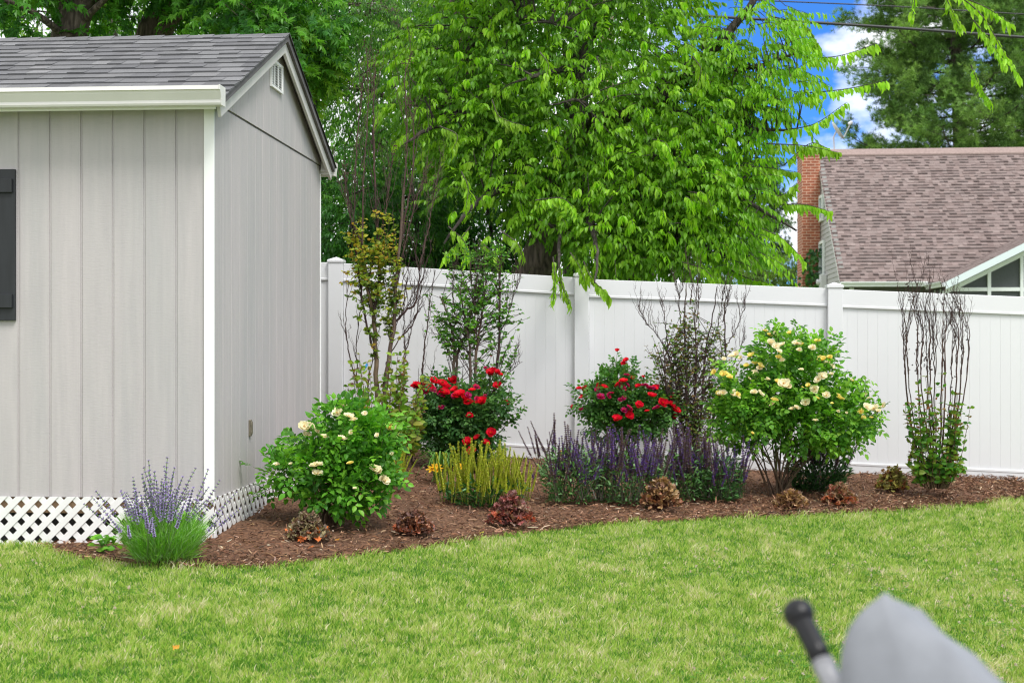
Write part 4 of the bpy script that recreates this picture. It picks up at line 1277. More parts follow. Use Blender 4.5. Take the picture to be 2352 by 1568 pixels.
pn = [(.16, .30, .075), (.21, .37, .09), (.12, .23, .06), (.27, .44, .11)]
pine('huge white pine with open layered boughs rising behind the brown roof', 2200, 47, -420, 400, 275, 135, 3, pn, needle=.17, tufts=34)
pine('dark pine partly hidden behind the huge white pine at the frame edge', 2480, 54, -300, 340, 240, 70, 8, pn, needle=.18, tufts=26)
pine('small far pine showing through the gap between cherry and chimney', 1735, 44, 380, 640, 105, 30, 4, [(.07, .15, .04), (.10, .19, .05), (.13, .24, .06)], needle=.12, tufts=14)
b = base_at(1775, 40)
tree('far_tree', 'bright olive green round tree beyond the fence beside the brick chimney', b, [b - [0, 0, .4], at(1775, 700, 40), at(1778, 640, 40)], [],
     [blob(1775, 650, 40, 70, 60, 1.4), blob(1700, 660, 40, 70, 60, 1.4)], 800, 'fold', [(.14, .24, .04), (.18, .30, .05), (.10, .19, .03)], lpt=9, tw=(.3, .5), size=(.11, .05), rad=(.12, .05), hang=.3, conn=20)

# ---- ivy on the chimney foot
def ivy():
    c = at(1868, 640, 35.9)
    t = thing('ivy', 'dark ivy climbing the foot of the brick chimney', 'ivy', (c[0], 35.9, .1))
    mb = MB(); n = 420
    u = rng.uniform(0, 1, n) ** 1.6
    P = np.stack([c[0] + rng.normal(0, .20, n) * (1.1 - .6 * u), 35.86 + rng.normal(0, .07, n), 1.2 + 2.5 * u], -1)
    leaves(mb, P, unit(rng.normal(0, .4, (n, 3)) + [0, -.4, -.9]), unit(rng.normal(0, .3, (n, 3)) + [0, -1, .4]), .11, .09, pick([(.02, .09, .015), (.04, .15, .02), (.07, .2, .03)], n))
    mb.build('foliage', M['leaf_thick'], t)
    wb = MB()
    for k in range(4):
        wb.tube([(c[0] + .1 * k - .15, 35.93, -.3), (c[0] + .05 * k - .1, 35.92, 1.6), (c[0] + .08 * k - .1, 35.92, 3.1)], [.02, .008], 5, (.06, .05, .04))
    wb.build('stems', M['twig'], t)


ivy()

# ================================================================== FLOWER BED
def compound(mb, P, R, n_sets, L, W, cols, U=None, droop=.3):
    """rose leaves: five leaflets on a stalk R from P"""
    N = len(P); R = unit(R)
    U = unit(rng.normal(0, .4, (N, 3)) + [0, -.35, 1]) if U is None else U
    S = unit(np.cross(R, U)); Nn = np.cross(S, R)
    stalk = L * 2.1
    for t, a, k in ((.35, 1, .8), (.35, -1, .8), (.72, 1, .95), (.72, -1, .95), (1.0, 0, 1.1)):
        p = P + R * (stalk * t)[:, None] - Nn * (stalk * .18 * t * t)[:, None]
        d = R * (.45 if a else 1.0) + S * a * .9 + rng.normal(0, .12, (N, 3))
        leaves(mb, p, d, Nn + rng.normal(0, .15, (N, 3)), L * k, W * k, jitter(cols, N, .12), droop=droop, fold=.3, w1=1.0, w2=.85)


def petal(mb, base, d, up, length, width, curl, col, tipcol=None):
    """one cupped petal: a 4 x 3 patch"""
    d = unit(d); s = unit(np.cross(d, up)); n = np.cross(s, d)
    V, C = [], []
    tipcol = col if tipcol is None else tipcol
    for i in range(4):
        t = i / 3
        wv = width * (.35, .85, 1.0, .62)[i] * .5
        for j in (-1, 0, 1):
            V.append(base + d * length * t + s * wv * j + n * (curl * length * t * t + .18 * width * abs(j) * (1 - .3 * t)))
            C.append(np.asarray(col) * (1 - t) + np.asarray(tipcol) * t)
    F_ = [(i * 3 + j, i * 3 + j + 1, i * 3 + j + 4, i * 3 + j + 3) for i in range(3) for j in range(2)]
    mb.poly(V, F_, C)


def rose_mesh(name, rings, size, cols, tips, centre, seed):
    r = np.random.default_rng(seed); mb = MB()
    for n, tilt, ln, curl in rings:
        for k in range(n):
            a = 2 * PI * (k + r.uniform(-.2, .2)) / n + tilt * 3
            tl = tilt + r.uniform(-.12, .12)
            d = np.array([math.cos(a) * math.cos(tl), math.sin(a) * math.cos(tl), math.sin(tl)])
            up = np.array([-math.cos(a) * math.sin(tl), -math.sin(a) * math.sin(tl), math.cos(tl)])
            i = r.integers(len(cols)); b = r.uniform(.85, 1.12)
            petal(mb, np.array([0, 0, .004]), d, up, size * ln * r.uniform(.85, 1.1), size * ln * 1.0, curl + r.uniform(-.1, .15), np.array(cols[i]) * b, np.array(tips[i]) * b)
    m = 16
    blades(mb, np.tile([0, 0, .006], (m, 1)) + r.normal(0, .003, (m, 3)), unit(r.normal(0, .5, (m, 3)) + [0, 0, 1]), r.normal(size=(m, 3)), size * .33, size * .1, np.tile(centre, (m, 1)))
    # green sepals and a stub of stalk
    for k in range(5):
        a = 2 * PI * k / 5
        petal(mb, np.array([0, 0, -.003]), np.array([math.cos(a), math.sin(a), -.25]), np.array([0, 0, 1.]), size * .45, size * .14, -.1, (.07, .17, .03))
    mb.tube([(0, 0, 0), (.002, 0, -.03), (.006, .002, -.07)], [.003, .0018], 5, (.08, .17, .03))
    return mb.data(name, M['petal'])


RED = [(.74, .006, .03), (.62, .004, .026), (.82, .016, .035)]
RED_D = [(.55, .006, .07), (.48, .015, .13), (.62, .006, .05)]
red_open = [rose_mesh('red_rose', [(7, .15, 1, .25), (6, .55, .9, .1), (5, .95, .75, -.2), (4, 1.3, .55, -.3)], .040, RED, RED, (.5, .25, .02), s) for s in (1, 2, 3)]
red_old = [rose_mesh('faded_red_rose', [(7, .0, 1, .1), (6, .35, .85, .1), (5, .8, .6, -.1)], .036, RED_D, [(.5, .02, .14), (.42, .03, .16), (.45, .01, .05)], (.25, .12, .03), s) for s in (4, 5)]
CR = [(.86, .78, .50), (.86, .76, .42), (.84, .80, .62)]; WH = [(.87, .82, .60), (.88, .85, .68), (.86, .77, .46)]
YE = [(.86, .66, .06), (.88, .72, .12), (.84, .58, .04)]
cream_open = [rose_mesh('cream_rose', [(6, .12, 1, .2), (5, .45, .8, .15)], .046, CR, WH, (.70, .38, .03), s) for s in (6, 7, 8)]
yellow_open = [rose_mesh('yellow_rose', [(6, .25, 1, .15), (6, .6, .85, .0), (5, 1.0, .7, -.2)], .042, YE, [(.88, .78, .24)] * 3, (.7, .35, .02), s) for s in (9, 10)]
mixed_open = [rose_mesh('cream_rose', [(7, .15, 1, .2), (6, .55, .85, .1), (4, 1.0, .6, -.1)], .044, CR, WH, (.75, .45, .03), s) for s in (12, 13)]


def surface_y(blobs, x, z, Y0):
    best = Y0
    for c, r in blobs:
        q = 1 - ((x - c[0]) / r[0]) ** 2 - ((z - c[2]) / r[2]) ** 2
        if q > 0:
            best = min(best, c[1] - r[1] * math.sqrt(q))
    return best


def rose_bush(name, label, base_px, blobs_px, stems_to, N, lf, leaf_cols, flowers, ry=.27, group='rose bushes in the flower bed', fsize=1.0, tip_cols=None, sprigs=(), more=0.0):
    g = gp(*base_px)
    Y0 = g[1]
    t = thing(name, label, 'rose bush', g, group=group)
    blobs = [blob(px, py, Y0 + dy, rx, rz, ry * min(1, rx / 110 + .3)) for px, py, rx, rz, dy in blobs_px]
    sb, lb = MB(), MB()
    for (px, py), j in zip(stems_to, range(99)):
        e = at(px, py, Y0 + rng.uniform(-.18, .18)); s = g + np.array([rng.normal(0, .035), rng.normal(0, .03), -.05])
        m = (s + e) / 2 + np.array([(s[0] - e[0]) * .25 + rng.normal(0, .02), 0, .06])
        Q = bez(s, m, e, 10); sb.tube(Q, [rng.uniform(.007, .013), .004], 6, jitter([(.10, .065, .04)], 1, .3)[0])
        for k in range(5):
            q = Q[rng.integers(4, 10)]; d = unit(rng.normal(0, .6, 3) + [0, 0, .9])
            sb.tube(bez(q, q + d * .08, q + d * rng.uniform(.12, .26), 4), [.004, .002], 4, (.09, .12, .035), cap=False)
    P, O = in_blobs(blobs, N, .42)
    # ragged outline: push the shell in and out with a slow wave
    P = P + O * (.035 * waves(P[:, 0] * 1.0, P[:, 2] * 1.0, 16, 77))[:, None]
    R = unit(O * .8 + rng.normal(0, .55, (N, 3)) + [0, -.1, .25])
    col = pick(leaf_cols, N, amt=.18)
    compound(lb, P, R, 5, np.full(N, lf) * rng.uniform(.75, 1.15, N), lf * .66, col)
    for k in range(34):           # shoots pushing out past the outline all round
        c_, r_ = blobs[rng.integers(len(blobs))]; d = rdir(1)[0]; d[2] = abs(d[2]) * rng.choice([1, 1, 1, -.4]); d = unit(d)
        q = c_ + d * r_ * .8; e = q + unit(d + [0, 0, .35]) * rng.uniform(.08, .2)
        Q = bez(q, (q + e) / 2 + rng.normal(0, .02, 3), e, 6); sb.tube(Q, [.003, .0015], 4, (.10, .12, .035), cap=False)
        m = 7; Pq = Q[rng.integers(1, 6, m)]; compound(lb, Pq, unit(rng.normal(0, .6, (m, 3)) + d * .5 + [0, 0, .1]), 5, np.full(m, lf * .85), lf * .58, pick(tip_cols or leaf_cols, m))
    for pts in sprigs:            # shoots that stand out of the bush
        Q = smooth_path([at(x, y, Y0 + rng.uniform(-.1, .1)) for x, y in pts], 9)
        sb.tube(Q, [.004, .0018], 5, (.10, .10, .04))
        m = 9
        Pq = Q[rng.integers(2, 9, m)]; compound(lb, Pq, unit(rng.normal(0, .6, (m, 3)) + [0, 0, .15]), 5, np.full(m, lf * .8), lf * .5, pick(tip_cols or leaf_cols, m))
    sb.build('stems', M['twig'], t)
    lb.build('foliage', M['leaf'], t)
    flowers = list(flowers)
    for px, py, kind, sz in list(flowers):
        if rng.uniform() < more:
            flowers.append((px + rng.normal(0, 15), py + rng.normal(2, 11), kind, sz * rng.uniform(.6, .95)))
    for px, py, kind, sz in flowers:
        y = surface_y(blobs, *at(px, py, Y0)[[0, 2]], Y0 - .02) - .055
        p = at(px, py, y)
        me = kind[rng.integers(len(kind))]
        o = link('flower', me, t)
        o.location = [float(v) for v in (p - g)]
        s = sz * fsize * rng.uniform(.82, 1.12); o.scale = (s, s, s)
        o.rotation_euler = (rng.uniform(.15, 1.0), rng.normal(0, .35), rng.uniform(-.6, .6))
    return t


gl = [(.08, .27, .02), (.13, .37, .03), (.19, .46, .04), (.055, .19, .018)]
gr_ = [(.055, .16, .04), (.08, .21, .048), (.11, .25, .06), (.04, .12, .03)]
rose_bush('rose_bush', 'cream flowered rose bush beside the shed wall, sprawling and bright green', (755, 1203),
          [(790, 1040, 92, 76, 0), (730, 1085, 85, 55, -.05), (840, 1100, 58, 70, 0), (795, 1112, 95, 58, -.06), (800, 975, 70, 45, .05), (665, 1085, 38, 40, 0), (865, 1020, 55, 50, 0)],
          [(690, 1090), (740, 1050), (770, 1000), (800, 960), (830, 1010), (860, 1060), (850, 1110), (720, 1120), (780, 1100)], 1000, .050, gl,
          [(782, 930, cream_open, 1.25), (775, 950, cream_open, 1.15), (700, 980, cream_open, 1.2), (712, 982, cream_open, .9), (704, 1002, cream_open, 1.15), (800, 957, cream_open, 1.0), (812, 966, mixed_open, .9),
           (894, 984, yellow_open, 1.1), (902, 988, mixed_open, 1.2), (745, 1006, mixed_open, .85), (730, 990, cream_open, .7), (785, 1008, cream_open, .8), (805, 1066, yellow_open, .9), (722, 1071, mixed_open, 1.1),
           (733, 1068, cream_open, .8), (729, 1090, cream_open, 1.1), (860, 1078, cream_open, 1.15), (871, 1085, cream_open, .8), (884, 1105, cream_open, 1.05), (635, 1070, cream_open, 1.0), (880, 1100, mixed_open, .8),
           (668, 1066, cream_open, .5), (806, 994, cream_open, .6), (866, 1000, cream_open, .6), (838, 950, cream_open, .55), (900, 1042, cream_open, .5), (815, 1122, cream_open, .45)], fsize=.84)
rose_bush('rose_bush', 'red rose bush in front of the leafy crape myrtle, flowers massed along its top', (1040, 1075),
          [(1050, 960, 85, 70, 0), (1090, 930, 70, 55, 0), (1010, 950, 60, 70, 0), (1060, 1020, 80, 55, 0), (1100, 1000, 50, 60, 0)],
          [(980, 930), (1010, 900), (1050, 890), (1090, 880), (1120, 900), (1130, 950), (1000, 980)], 1900, .042, gr_,
          [(958, 888, red_open, 1.25), (968, 895, red_open, 1.1), (978, 900, red_old, 1.1), (1002, 882, red_open, 1.2), (1015, 886, red_open, 1.35), (1025, 892, red_open, 1.1), (1043, 873, red_open, 1.1), (1035, 876, red_open, 1.0),
           (1020, 905, red_open, 1.35), (1012, 908, red_old, 1.0), (1045, 898, red_open, 1.1), (1057, 908, red_open, 1.3), (1050, 914, red_open, 1.3), (1066, 916, red_open, 1.2), (1075, 908, red_old, 1.1), (1077, 930, red_open, 1.2),
           (1104, 926, red_open, 1.2), (1085, 898, red_open, .8), (1013, 937, red_old, 1.0), (1130, 857, red_open, 1.25), (1140, 858, red_open, 1.1), (1143, 888, red_open, 1.0), (1161, 927, red_open, 1.1), (1073, 1017, red_open, 1.35),
           (1115, 1019, red_open, 1.2), (1128, 996, red_open, 1.15), (1115, 845, red_old, .5), (952, 890, red_open, 1.0), (970, 905, red_open, 1.0), (990, 893, red_open, 1.0), (868, 937, red_open, .6), (1095, 915, red_old, .7)],
          sprigs=[[(1120, 930), (1150, 900), (1140, 860)], [(1110, 960), (1140, 940), (1165, 925)], [(1040, 900), (1045, 880), (1030, 850)], [(1100, 900), (1115, 870), (1115, 845)]], ry=.3, fsize=1.06, more=.6)
rose_bush('rose_bush', 'red rose bush behind the purple salvia with one tall flowering shoot', (1440, 1085),
          [(1440, 930, 105, 55, 0), (1390, 930, 60, 45, 0), (1500, 950, 55, 45, 0), (1440, 970, 90, 40, 0), (1420, 880, 45, 28, 0)],
          [(1350, 920), (1390, 890), (1420, 870), (1450, 890), (1490, 900), (1530, 930), (1470, 950)], 1800, .040, [(.04, .13, .026), (.065, .18, .035), (.09, .24, .04), (.11, .27, .055)],
          [(1418, 805, red_open, .55), (1431, 839, red_open, 1.15), (1330, 895, red_open, .95), (1345, 893, red_open, 1.0), (1337, 915, red_open, .8), (1376, 888, red_open, 1.05), (1372, 895, red_old, 1.0), (1387, 892, red_open, 1.0),
           (1380, 912, red_old, 1.1), (1432, 878, red_open, 1.1), (1428, 890, red_old, 1.1), (1440, 884, red_old, 1.0), (1466, 888, red_open, .9), (1480, 886, red_old, 1.1), (1488, 890, red_old, 1.0), (1503, 891, red_open, .95),
           (1497, 912, red_open, 1.25), (1522, 927, red_open, 1.25), (1539, 913, red_open, 1.25), (1541, 930, red_open, 1.0), (1551, 944, red_open, 1.2), (1553, 956, red_open, 1.0), (1467, 932, red_open, 1.0), (1445, 938, red_old, 1.0),
           (1434, 943, red_old, 1.0), (1446, 955, red_open, 1.15), (1418, 963, red_open, 1.1), (1508, 938, red_old, 1.0), (1335, 940, red_old, .7), (1315, 933, red_open, .5), (1433, 914, red_old, .8), (1452, 868, red_open, .55)],
          sprigs=[[(1420, 890), (1415, 850), (1418, 805)], [(1410, 880), (1400, 850), (1395, 845)], [(1440, 880), (1450, 870), (1455, 860)], [(1350, 930), (1330, 935), (1315, 933)], [(1425, 880), (1432, 855), (1430, 838)]], ry=.3, fsize=1.02, more=.6)
yl = [(.10, .29, .025), (.17, .40, .035), (.24, .50, .05), (.065, .2, .022)]
YF = [(1778, 768, mixed_open, 1.1), (1758, 762, yellow_open, .9), (1770, 790, mixed_open, 1.25), (1782, 796, cream_open, 1.0), (1815, 768, yellow_open, 1.0), (1830, 790, cream_open, 1.2), (1842, 793, yellow_open, 1.0), (1878, 785, yellow_open, .9),
      (1866, 800, mixed_open, .9), (1728, 818, yellow_open, 1.05), (1735, 838, yellow_open, 1.0), (1746, 843, yellow_open, .95), (1715, 842, yellow_open, .9), (1690, 815, cream_open, 1.2), (1680, 820, cream_open, .9), (1662, 860, yellow_open, 1.1),
      (1670, 862, yellow_open, 1.0), (1735, 858, cream_open, .95), (1788, 822, yellow_open, .9), (1797, 828, mixed_open, .8), (1890, 828, yellow_open, 1.2), (1900, 835, cream_open, 1.0), (1652, 907, yellow_open, 1.2), (1660, 905, mixed_open, 1.1),
      (1683, 905, cream_open, .9), (1693, 912, cream_open, .7), (1732, 902, mixed_open, 1.1), (1745, 905, cream_open, 1.15), (1800, 882, cream_open, 1.3), (1785, 878, yellow_open, .9), (1812, 888, mixed_open, 1.0), (1778, 921, yellow_open, 1.05),
      (1776, 928, cream_open, .8), (1890, 864, cream_open, 1.1), (1880, 872, cream_open, 1.0), (1857, 886, yellow_open, .7), (1870, 895, mixed_open, 1.2), (1898, 909, cream_open, 1.15), (1930, 918, yellow_open, 1.0), (1925, 910, yellow_open, .9),
      (1850, 925, cream_open, 1.0), (1820, 940, mixed_open, .9), (1830, 937, cream_open, .8), (1873, 967, mixed_open, .9), (1876, 916, yellow_open, .7), (1990, 935, cream_open, 1.15), (2008, 940, cream_open, 1.2), (2016, 945, cream_open, .9),
      (1976, 946, yellow_open, .85), (1982, 962, yellow_open, .8), (2002, 960, yellow_open, .6), (1986, 908, cream_open, .7), (1960, 877, yellow_open, .8), (1942, 880, mixed_open, .5), (1728, 995, yellow_open, .5), (1720, 870, cream_open, .5),
      (1763, 873, cream_open, .6), (1840, 850, cream_open, .7), (1925, 945, mixed_open, .5), (1850, 930, yellow_open, .5), (1910, 860, cream_open, .6)]
rose_bush('rose_bush', 'large tall yellow rose bush with bare woody stems at its foot', (1785, 1142),
          [(1830, 880, 110, 85, 0), (1800, 820, 65, 50, 0), (1740, 930, 90, 70, 0), (1880, 950, 110, 65, 0), (1840, 970, 100, 55, 0), (1700, 900, 55, 60, .05), (1870, 820, 50, 45, 0), (1975, 950, 45, 50, 0), (1720, 980, 65, 45, 0), (1930, 990, 55, 45, 0), (1690, 960, 45, 45, 0.05)],
          [(1700, 1000), (1720, 960), (1740, 1000), (1760, 940), (1780, 900), (1800, 960), (1830, 900), (1850, 980), (1880, 950), (1900, 1000), (1940, 980), (1970, 960), (1730, 1010), (1770, 990), (1820, 1000), (1690, 980), (1920, 1010)],
          2500, .049, yl, YF, ry=.38, fsize=.84, more=.45, tip_cols=yl, sprigs=[[(1790, 800), (1788, 770), (1790, 752)], [(1960, 930), (1985, 900), (1988, 872)], [(1990, 960), (2015, 945), (2030, 930)], [(1890, 820), (1905, 805), (1910, 800)], [(1850, 800), (1862, 785), (1865, 775)]])


# ---- spiky perennials
def spike_mesh(name, H, start, whorls, per, fl, fw, cols, stem, seed, up=.5, mat='leaf_thick', bend=.05):
    r = np.random.default_rng(seed); mb = MB()
    tt = np.linspace(0, 1, 8)
    cx = bend * H * tt ** 2 * r.uniform(-1, 1); cy = bend * H * tt ** 2 * r.uniform(-1, 1)
    C = np.stack([cx, cy, tt * H], -1)
    mb.tube(C, [.0032, .0015], 4, stem, cap=False)
    P, D, Cc = [], [], []
    for w_ in range(whorls):
        s = start + (1 - start) * w_ / max(whorls - 1, 1)
        c = np.array([np.interp(s, tt, C[:, k]) for k in range(3)])
        for k in range(per):
            a = 2 * PI * k / per + w_ * .8 + r.uniform(-.3, .3)
            P.append(c); D.append([math.cos(a), math.sin(a), up + r.uniform(-.2, .2)]); Cc.append(np.array(cols[r.integers(len(cols))]) * r.uniform(.75, 1.25))
    P, D, Cc = np.array(P), unit(np.array(D)), np.array(Cc)
    k = np.interp(P[:, 2], [start * H, H], [1.0, .55])
    blades(mb, P, D, unit(r.normal(0, .3, D.shape) + [0, 0, 1.]), fl * k, fw * k, Cc)
    blades(mb, P, unit(D + [0, 0, .8]), unit(r.normal(0, .6, D.shape)), fl * k * .8, fw * k, Cc * .9)
    return mb.data(name, M[mat])


BR = [(.18, .10, .12), (.21, .13, .15), (.14, .08, .09), (.24, .17, .15), (.19, .11, .30)]
VI = [(.17, .08, .42), (.24, .12, .54), (.14, .08, .20), (.17, .10, .13), (.15, .09, .10)]
salvia_spikes = [spike_mesh('salvia_spike', .42, .42, 22, 6, .018, .011, BR, (.07, .06, .04), s) for s in (1, 2, 3)] + \
                [spike_mesh('salvia_spike', .40, .45, 20, 6, .019, .012, VI, (.07, .07, .05), s) for s in (4, 5)]
violet_only = salvia_spikes[3:]
lav_spikes = [spike_mesh('lavender_spike', .36, .64, 8, 7, .015, .011, [(.44, .36, .66), (.54, .46, .76), (.32, .25, .50)], (.22, .36, .12), s, bend=.12) for s in (6, 7, 8)]
lime_spikes = [spike_mesh('lime_spike', .36, .25, 32, 6, .018, .011, [(.50, .56, .05), (.58, .62, .08), (.42, .50, .045), (.62, .58, .12)], (.20, .24, .03), s, bend=.08) for s in (9, 10, 11)]


def spiky(name, label, cat, base_px, half_px, n_spikes, spikes, height, foliage, leaf_cols, lsize, group=None, part='flower_spike', tilt=.35, ryk=.6, fol_h=.55, up=.7, base_y=None, lw=.35, spread=(0, 0), vary=(.74, 1.12), base_k=.62):
    g = gp(*base_px)
    t = thing(name, label, cat, g, group=group)
    R = half_px * g[1] / F; Ry = R * ryk
    lb = MB(); n = foliage
    a = rng.uniform(0, 2 * PI, n); q = np.sqrt(rng.uniform(0, 1, n))
    h = height * fol_h * rng.uniform(.02, 1, n) * (1 - .45 * q ** 2)
    P = g + np.stack([np.cos(a) * q * R * (.55 + .5 * h / (height * fol_h)), np.sin(a) * q * Ry * (.55 + .5 * h / (height * fol_h)), h], -1)
    D = unit(np.stack([np.cos(a) * .8, np.sin(a) * .8, np.full(n, up)], -1) + rng.normal(0, .4, (n, 3)))
    leaves(lb, P, D, unit(rng.normal(0, .4, (n, 3)) + [0, 0, 1]), lsize * rng.uniform(.6, 1.2, n), lsize * lw, pick(leaf_cols, n), droop=.3)
    lb.build('foliage', M['leaf_thick'], t)
    for i in range(n_spikes):
        a = rng.uniform(0, 2 * PI); q = math.sqrt(rng.uniform(0, 1))
        me = spikes[rng.integers(len(spikes))]
        o = link(part, me, t)
        o.location = (math.cos(a) * q * R * base_k, math.sin(a) * q * Ry * base_k, height * .08)
        s = height / .42 * rng.uniform(*vary) * (1 - .15 * q)
        o.scale = (s, s, s)
        o.rotation_euler = (-math.sin(a) * q * tilt + rng.normal(0, .08), math.cos(a) * q * tilt + rng.normal(0, .08) + spread[0], rng.uniform(0, 6.28))
    return t


sg = [(.10, .24, .065), (.15, .31, .10), (.07, .18, .045), (.20, .37, .15)]
SG = 'purple salvia clumps in the flower bed'
spiky('salvia', 'purple salvia clump next to the lime green spiky plant', 'salvia', (1310, 1155), 92, 62, salvia_spikes + violet_only[:1], .58, 1100, sg, .05, SG, ryk=.8, fol_h=.8, vary=(.5, 1.1), base_k=.8)
spiky('salvia', 'purple salvia clump behind the golden brown heuchera, densest with violet spikes', 'salvia', (1440, 1158), 105, 84, salvia_spikes + violet_only, .61, 1300, sg, .05, SG, ryk=.8, fol_h=.75, vary=(.5, 1.1), base_k=.8)
spiky('salvia', 'brownish purple salvia clump between the golden heuchera and the yellow rose', 'salvia', (1560, 1148), 98, 84, salvia_spikes, .59, 1300, sg, .05, SG, ryk=.8, fol_h=.75, vary=(.5, 1.1), base_k=.8)
spiky('salvia', 'purple salvia clump with broad green foot leaves beside the bare yellow rose stems', 'salvia', (1645, 1150), 84, 70, salvia_spikes + violet_only, .55, 1300, [(.08, .2, .055), (.12, .28, .08), (.055, .15, .04)], .055, SG, ryk=.8, fol_h=.75, vary=(.5, 1.1), base_k=.8)
spiky('salvia', 'dark green salvia under the right side of the yellow rose with black spent spikes', 'salvia', (1880, 1130), 90, 36, salvia_spikes[:3], .62, 1500, [(.03, .10, .02), (.05, .15, .03), (.02, .07, .015)], .055, SG, ryk=.7, spread=(.22, 0))
spiky('spent_salvia', 'tall bare curved salvia spikes in front of the white fence panel', 'salvia', (1265, 1098), 45, 10, salvia_spikes[:3], .56, 60, sg, .05, tilt=.5)
spiky('lavender', 'lavender bush in bloom at the white corner of the shed', 'lavender', (375, 1292), 105, 100, lav_spikes, .60, 5200, [(.24, .54, .05), (.31, .62, .09), (.17, .42, .045), (.38, .6, .26)], .13, tilt=.82, ryk=.85, fol_h=.45, up=1.5, lw=.028, part='flower_spike')
spiky('lime_salvia', 'yellow green spiky perennial with dense upright spent spikes', 'perennial', (1115, 1162), 125, 100, lime_spikes, .56, 800, [(.03, .12, .02), (.05, .17, .03)], .055, tilt=.34, ryk=.8, fol_h=.42, base_k=.86, vary=(.6, 1.08))
spiky('lime_salvia', 'small yellow green spiky clump peeking out behind the cream rose', 'perennial', (905, 1128), 34, 34, lime_spikes, .40, 90, [(.03, .12, .02), (.05, .17, .03)], .04, tilt=.5)

# ---- daylilies
lily = None


def lily_mesh():
    mb = MB()
    for k in range(6):
        a = 2 * PI * k / 6
        d = np.array([math.cos(a) * .75, math.sin(a) * .75, .65]); up = np.array([-math.cos(a) * .65, -math.sin(a) * .65, .75])
        petal(mb, np.zeros(3), d, up, .065, .030 if k % 2 else .024, -.45, (.70, .36, .01), (.84, .50, .02))
    for k in range(5):
        mb.tube([(0, 0, .005), (.006 * math.cos(k), .006 * math.sin(k), .045)], .0012, 3, (.7, .45, .1))
    mb.tube([(0, 0, .003), (0, 0, -.05), (.01, 0, -.12)], [.004, .003], 5, (.13, .25, .03))
    return mb.data('daylily_flower', M['petal'])


LILY = lily_mesh()


def daylily(label, base_px, half_px, flowers, n=46, H=.34, dY=0):
    g = gp(*base_px); t = thing('daylily', label, 'daylily', g, group='daylilies')
    mb = MB(); R = half_px * g[1] / F
    for k in range(n):
        a = rng.uniform(0, 2 * PI); l = rng.uniform(.5, 1) * R * 1.2
        e = g + [math.cos(a) * l, math.sin(a) * l * .7, H * rng.uniform(.1, .7)]
        Q = bez(g + rng.normal(0, .02, 3) * [1, 1, 0], g + [math.cos(a) * l * .4, math.sin(a) * l * .3, H * rng.uniform(.9, 1.3)], e, 7)
        side = unit(np.cross(Q[-1] - Q[0], [0, 0, 1.])) * .007
        w_ = np.array([.7, 1, 1, 1, .8, .5, .05])[:, None]
        V = np.stack([Q - side * w_, Q + side * w_], 1).reshape(-1, 3)
        mb.poly(V, [(2 * i, 2 * i + 1, 2 * i + 3, 2 * i + 2) for i in range(6)], pick([(.08, .2, .03), (.12, .27, .04)], 1)[0])
    for px, py, s in flowers:
        p = at(px, py, g[1] - .12)
        mb.tube(bez(g, (g + p) / 2 + [0, 0, .1], p - [0, 0, .1], 7), .0035, 5, (.10, .2, .03))
    mb.build('foliage', M['leaf_thick'], t)
    for px, py, s in flowers:
        p = at(px, py, g[1] - .12); o = link('flower', LILY, t); o.location = [float(v) for v in p - g]
        o.scale = (s * .66, s * .66, s * .66); o.rotation_euler = (rng.uniform(.3, .9), rng.normal(0, .45), rng.uniform(-.8, .8))


daylily('golden yellow daylily at the near side of the lime green spikes', (1010, 1110), 70, [(992, 1078, 1.1), (1002, 1074, 1.15), (1008, 1080, 1.0), (1052, 1074, 1.0), (1060, 1072, .9)])
daylily('orange yellow daylily half buried among the purple salvia spikes', (1330, 1095), 45, [(1291, 1040, .9), (1257, 1050, .7), (1586, 1062, .7)][:2], n=26)


# ---- heucheras
def heuchera(label, px, py, rpx, rzpx, cols, low=None, seed=0):
    g = gp(px, py); t = thing('heuchera', label, 'heuchera', g, group='heucheras along the lawn edge')
    k = g[1] / F; R, H = rpx * k, rzpx * k
    n = 460
    r = np.random.default_rng(seed)
    a = r.uniform(0, 2 * PI, n); q = r.uniform(0, 1, n) ** .6
    z = H * (1 - .75 * q ** 2) * r.uniform(.55, 1.0, n) * .95
    P = g + np.stack([np.cos(a) * q * R * .72, np.sin(a) * q * R * .6, z], -1)
    D = unit(np.stack([np.cos(a), np.sin(a), .05 + .5 * (1 - q)], -1) + r.normal(0, .6, (n, 3)))
    c = np.asarray(cols, float)[r.choice(len(cols), n)]
    if low is not None:
        m = (z < H * .45) & (r.uniform(0, 1, n) < .28); c[m] = low
    c = c * r.uniform(.95, 2.0, (n, 1))
    mb = MB(); lobed(mb, P, D, unit(r.normal(0, .85, (n, 3)) + [0, -.3, 1.0]), .021 * r.uniform(.5, 1.5, n), c, seed)
    mb.build('foliage', M['leaf_thick'], t)
    sb = MB()
    for i in range(0, n, 2):
        sb.tube([g + [0, 0, -.01], g + (P[i] - g) * [.5, .5, .7], P[i]], .0022, 4, (.10, .035, .025), cap=False)
    sb.build('stalks', M['twig'], t)


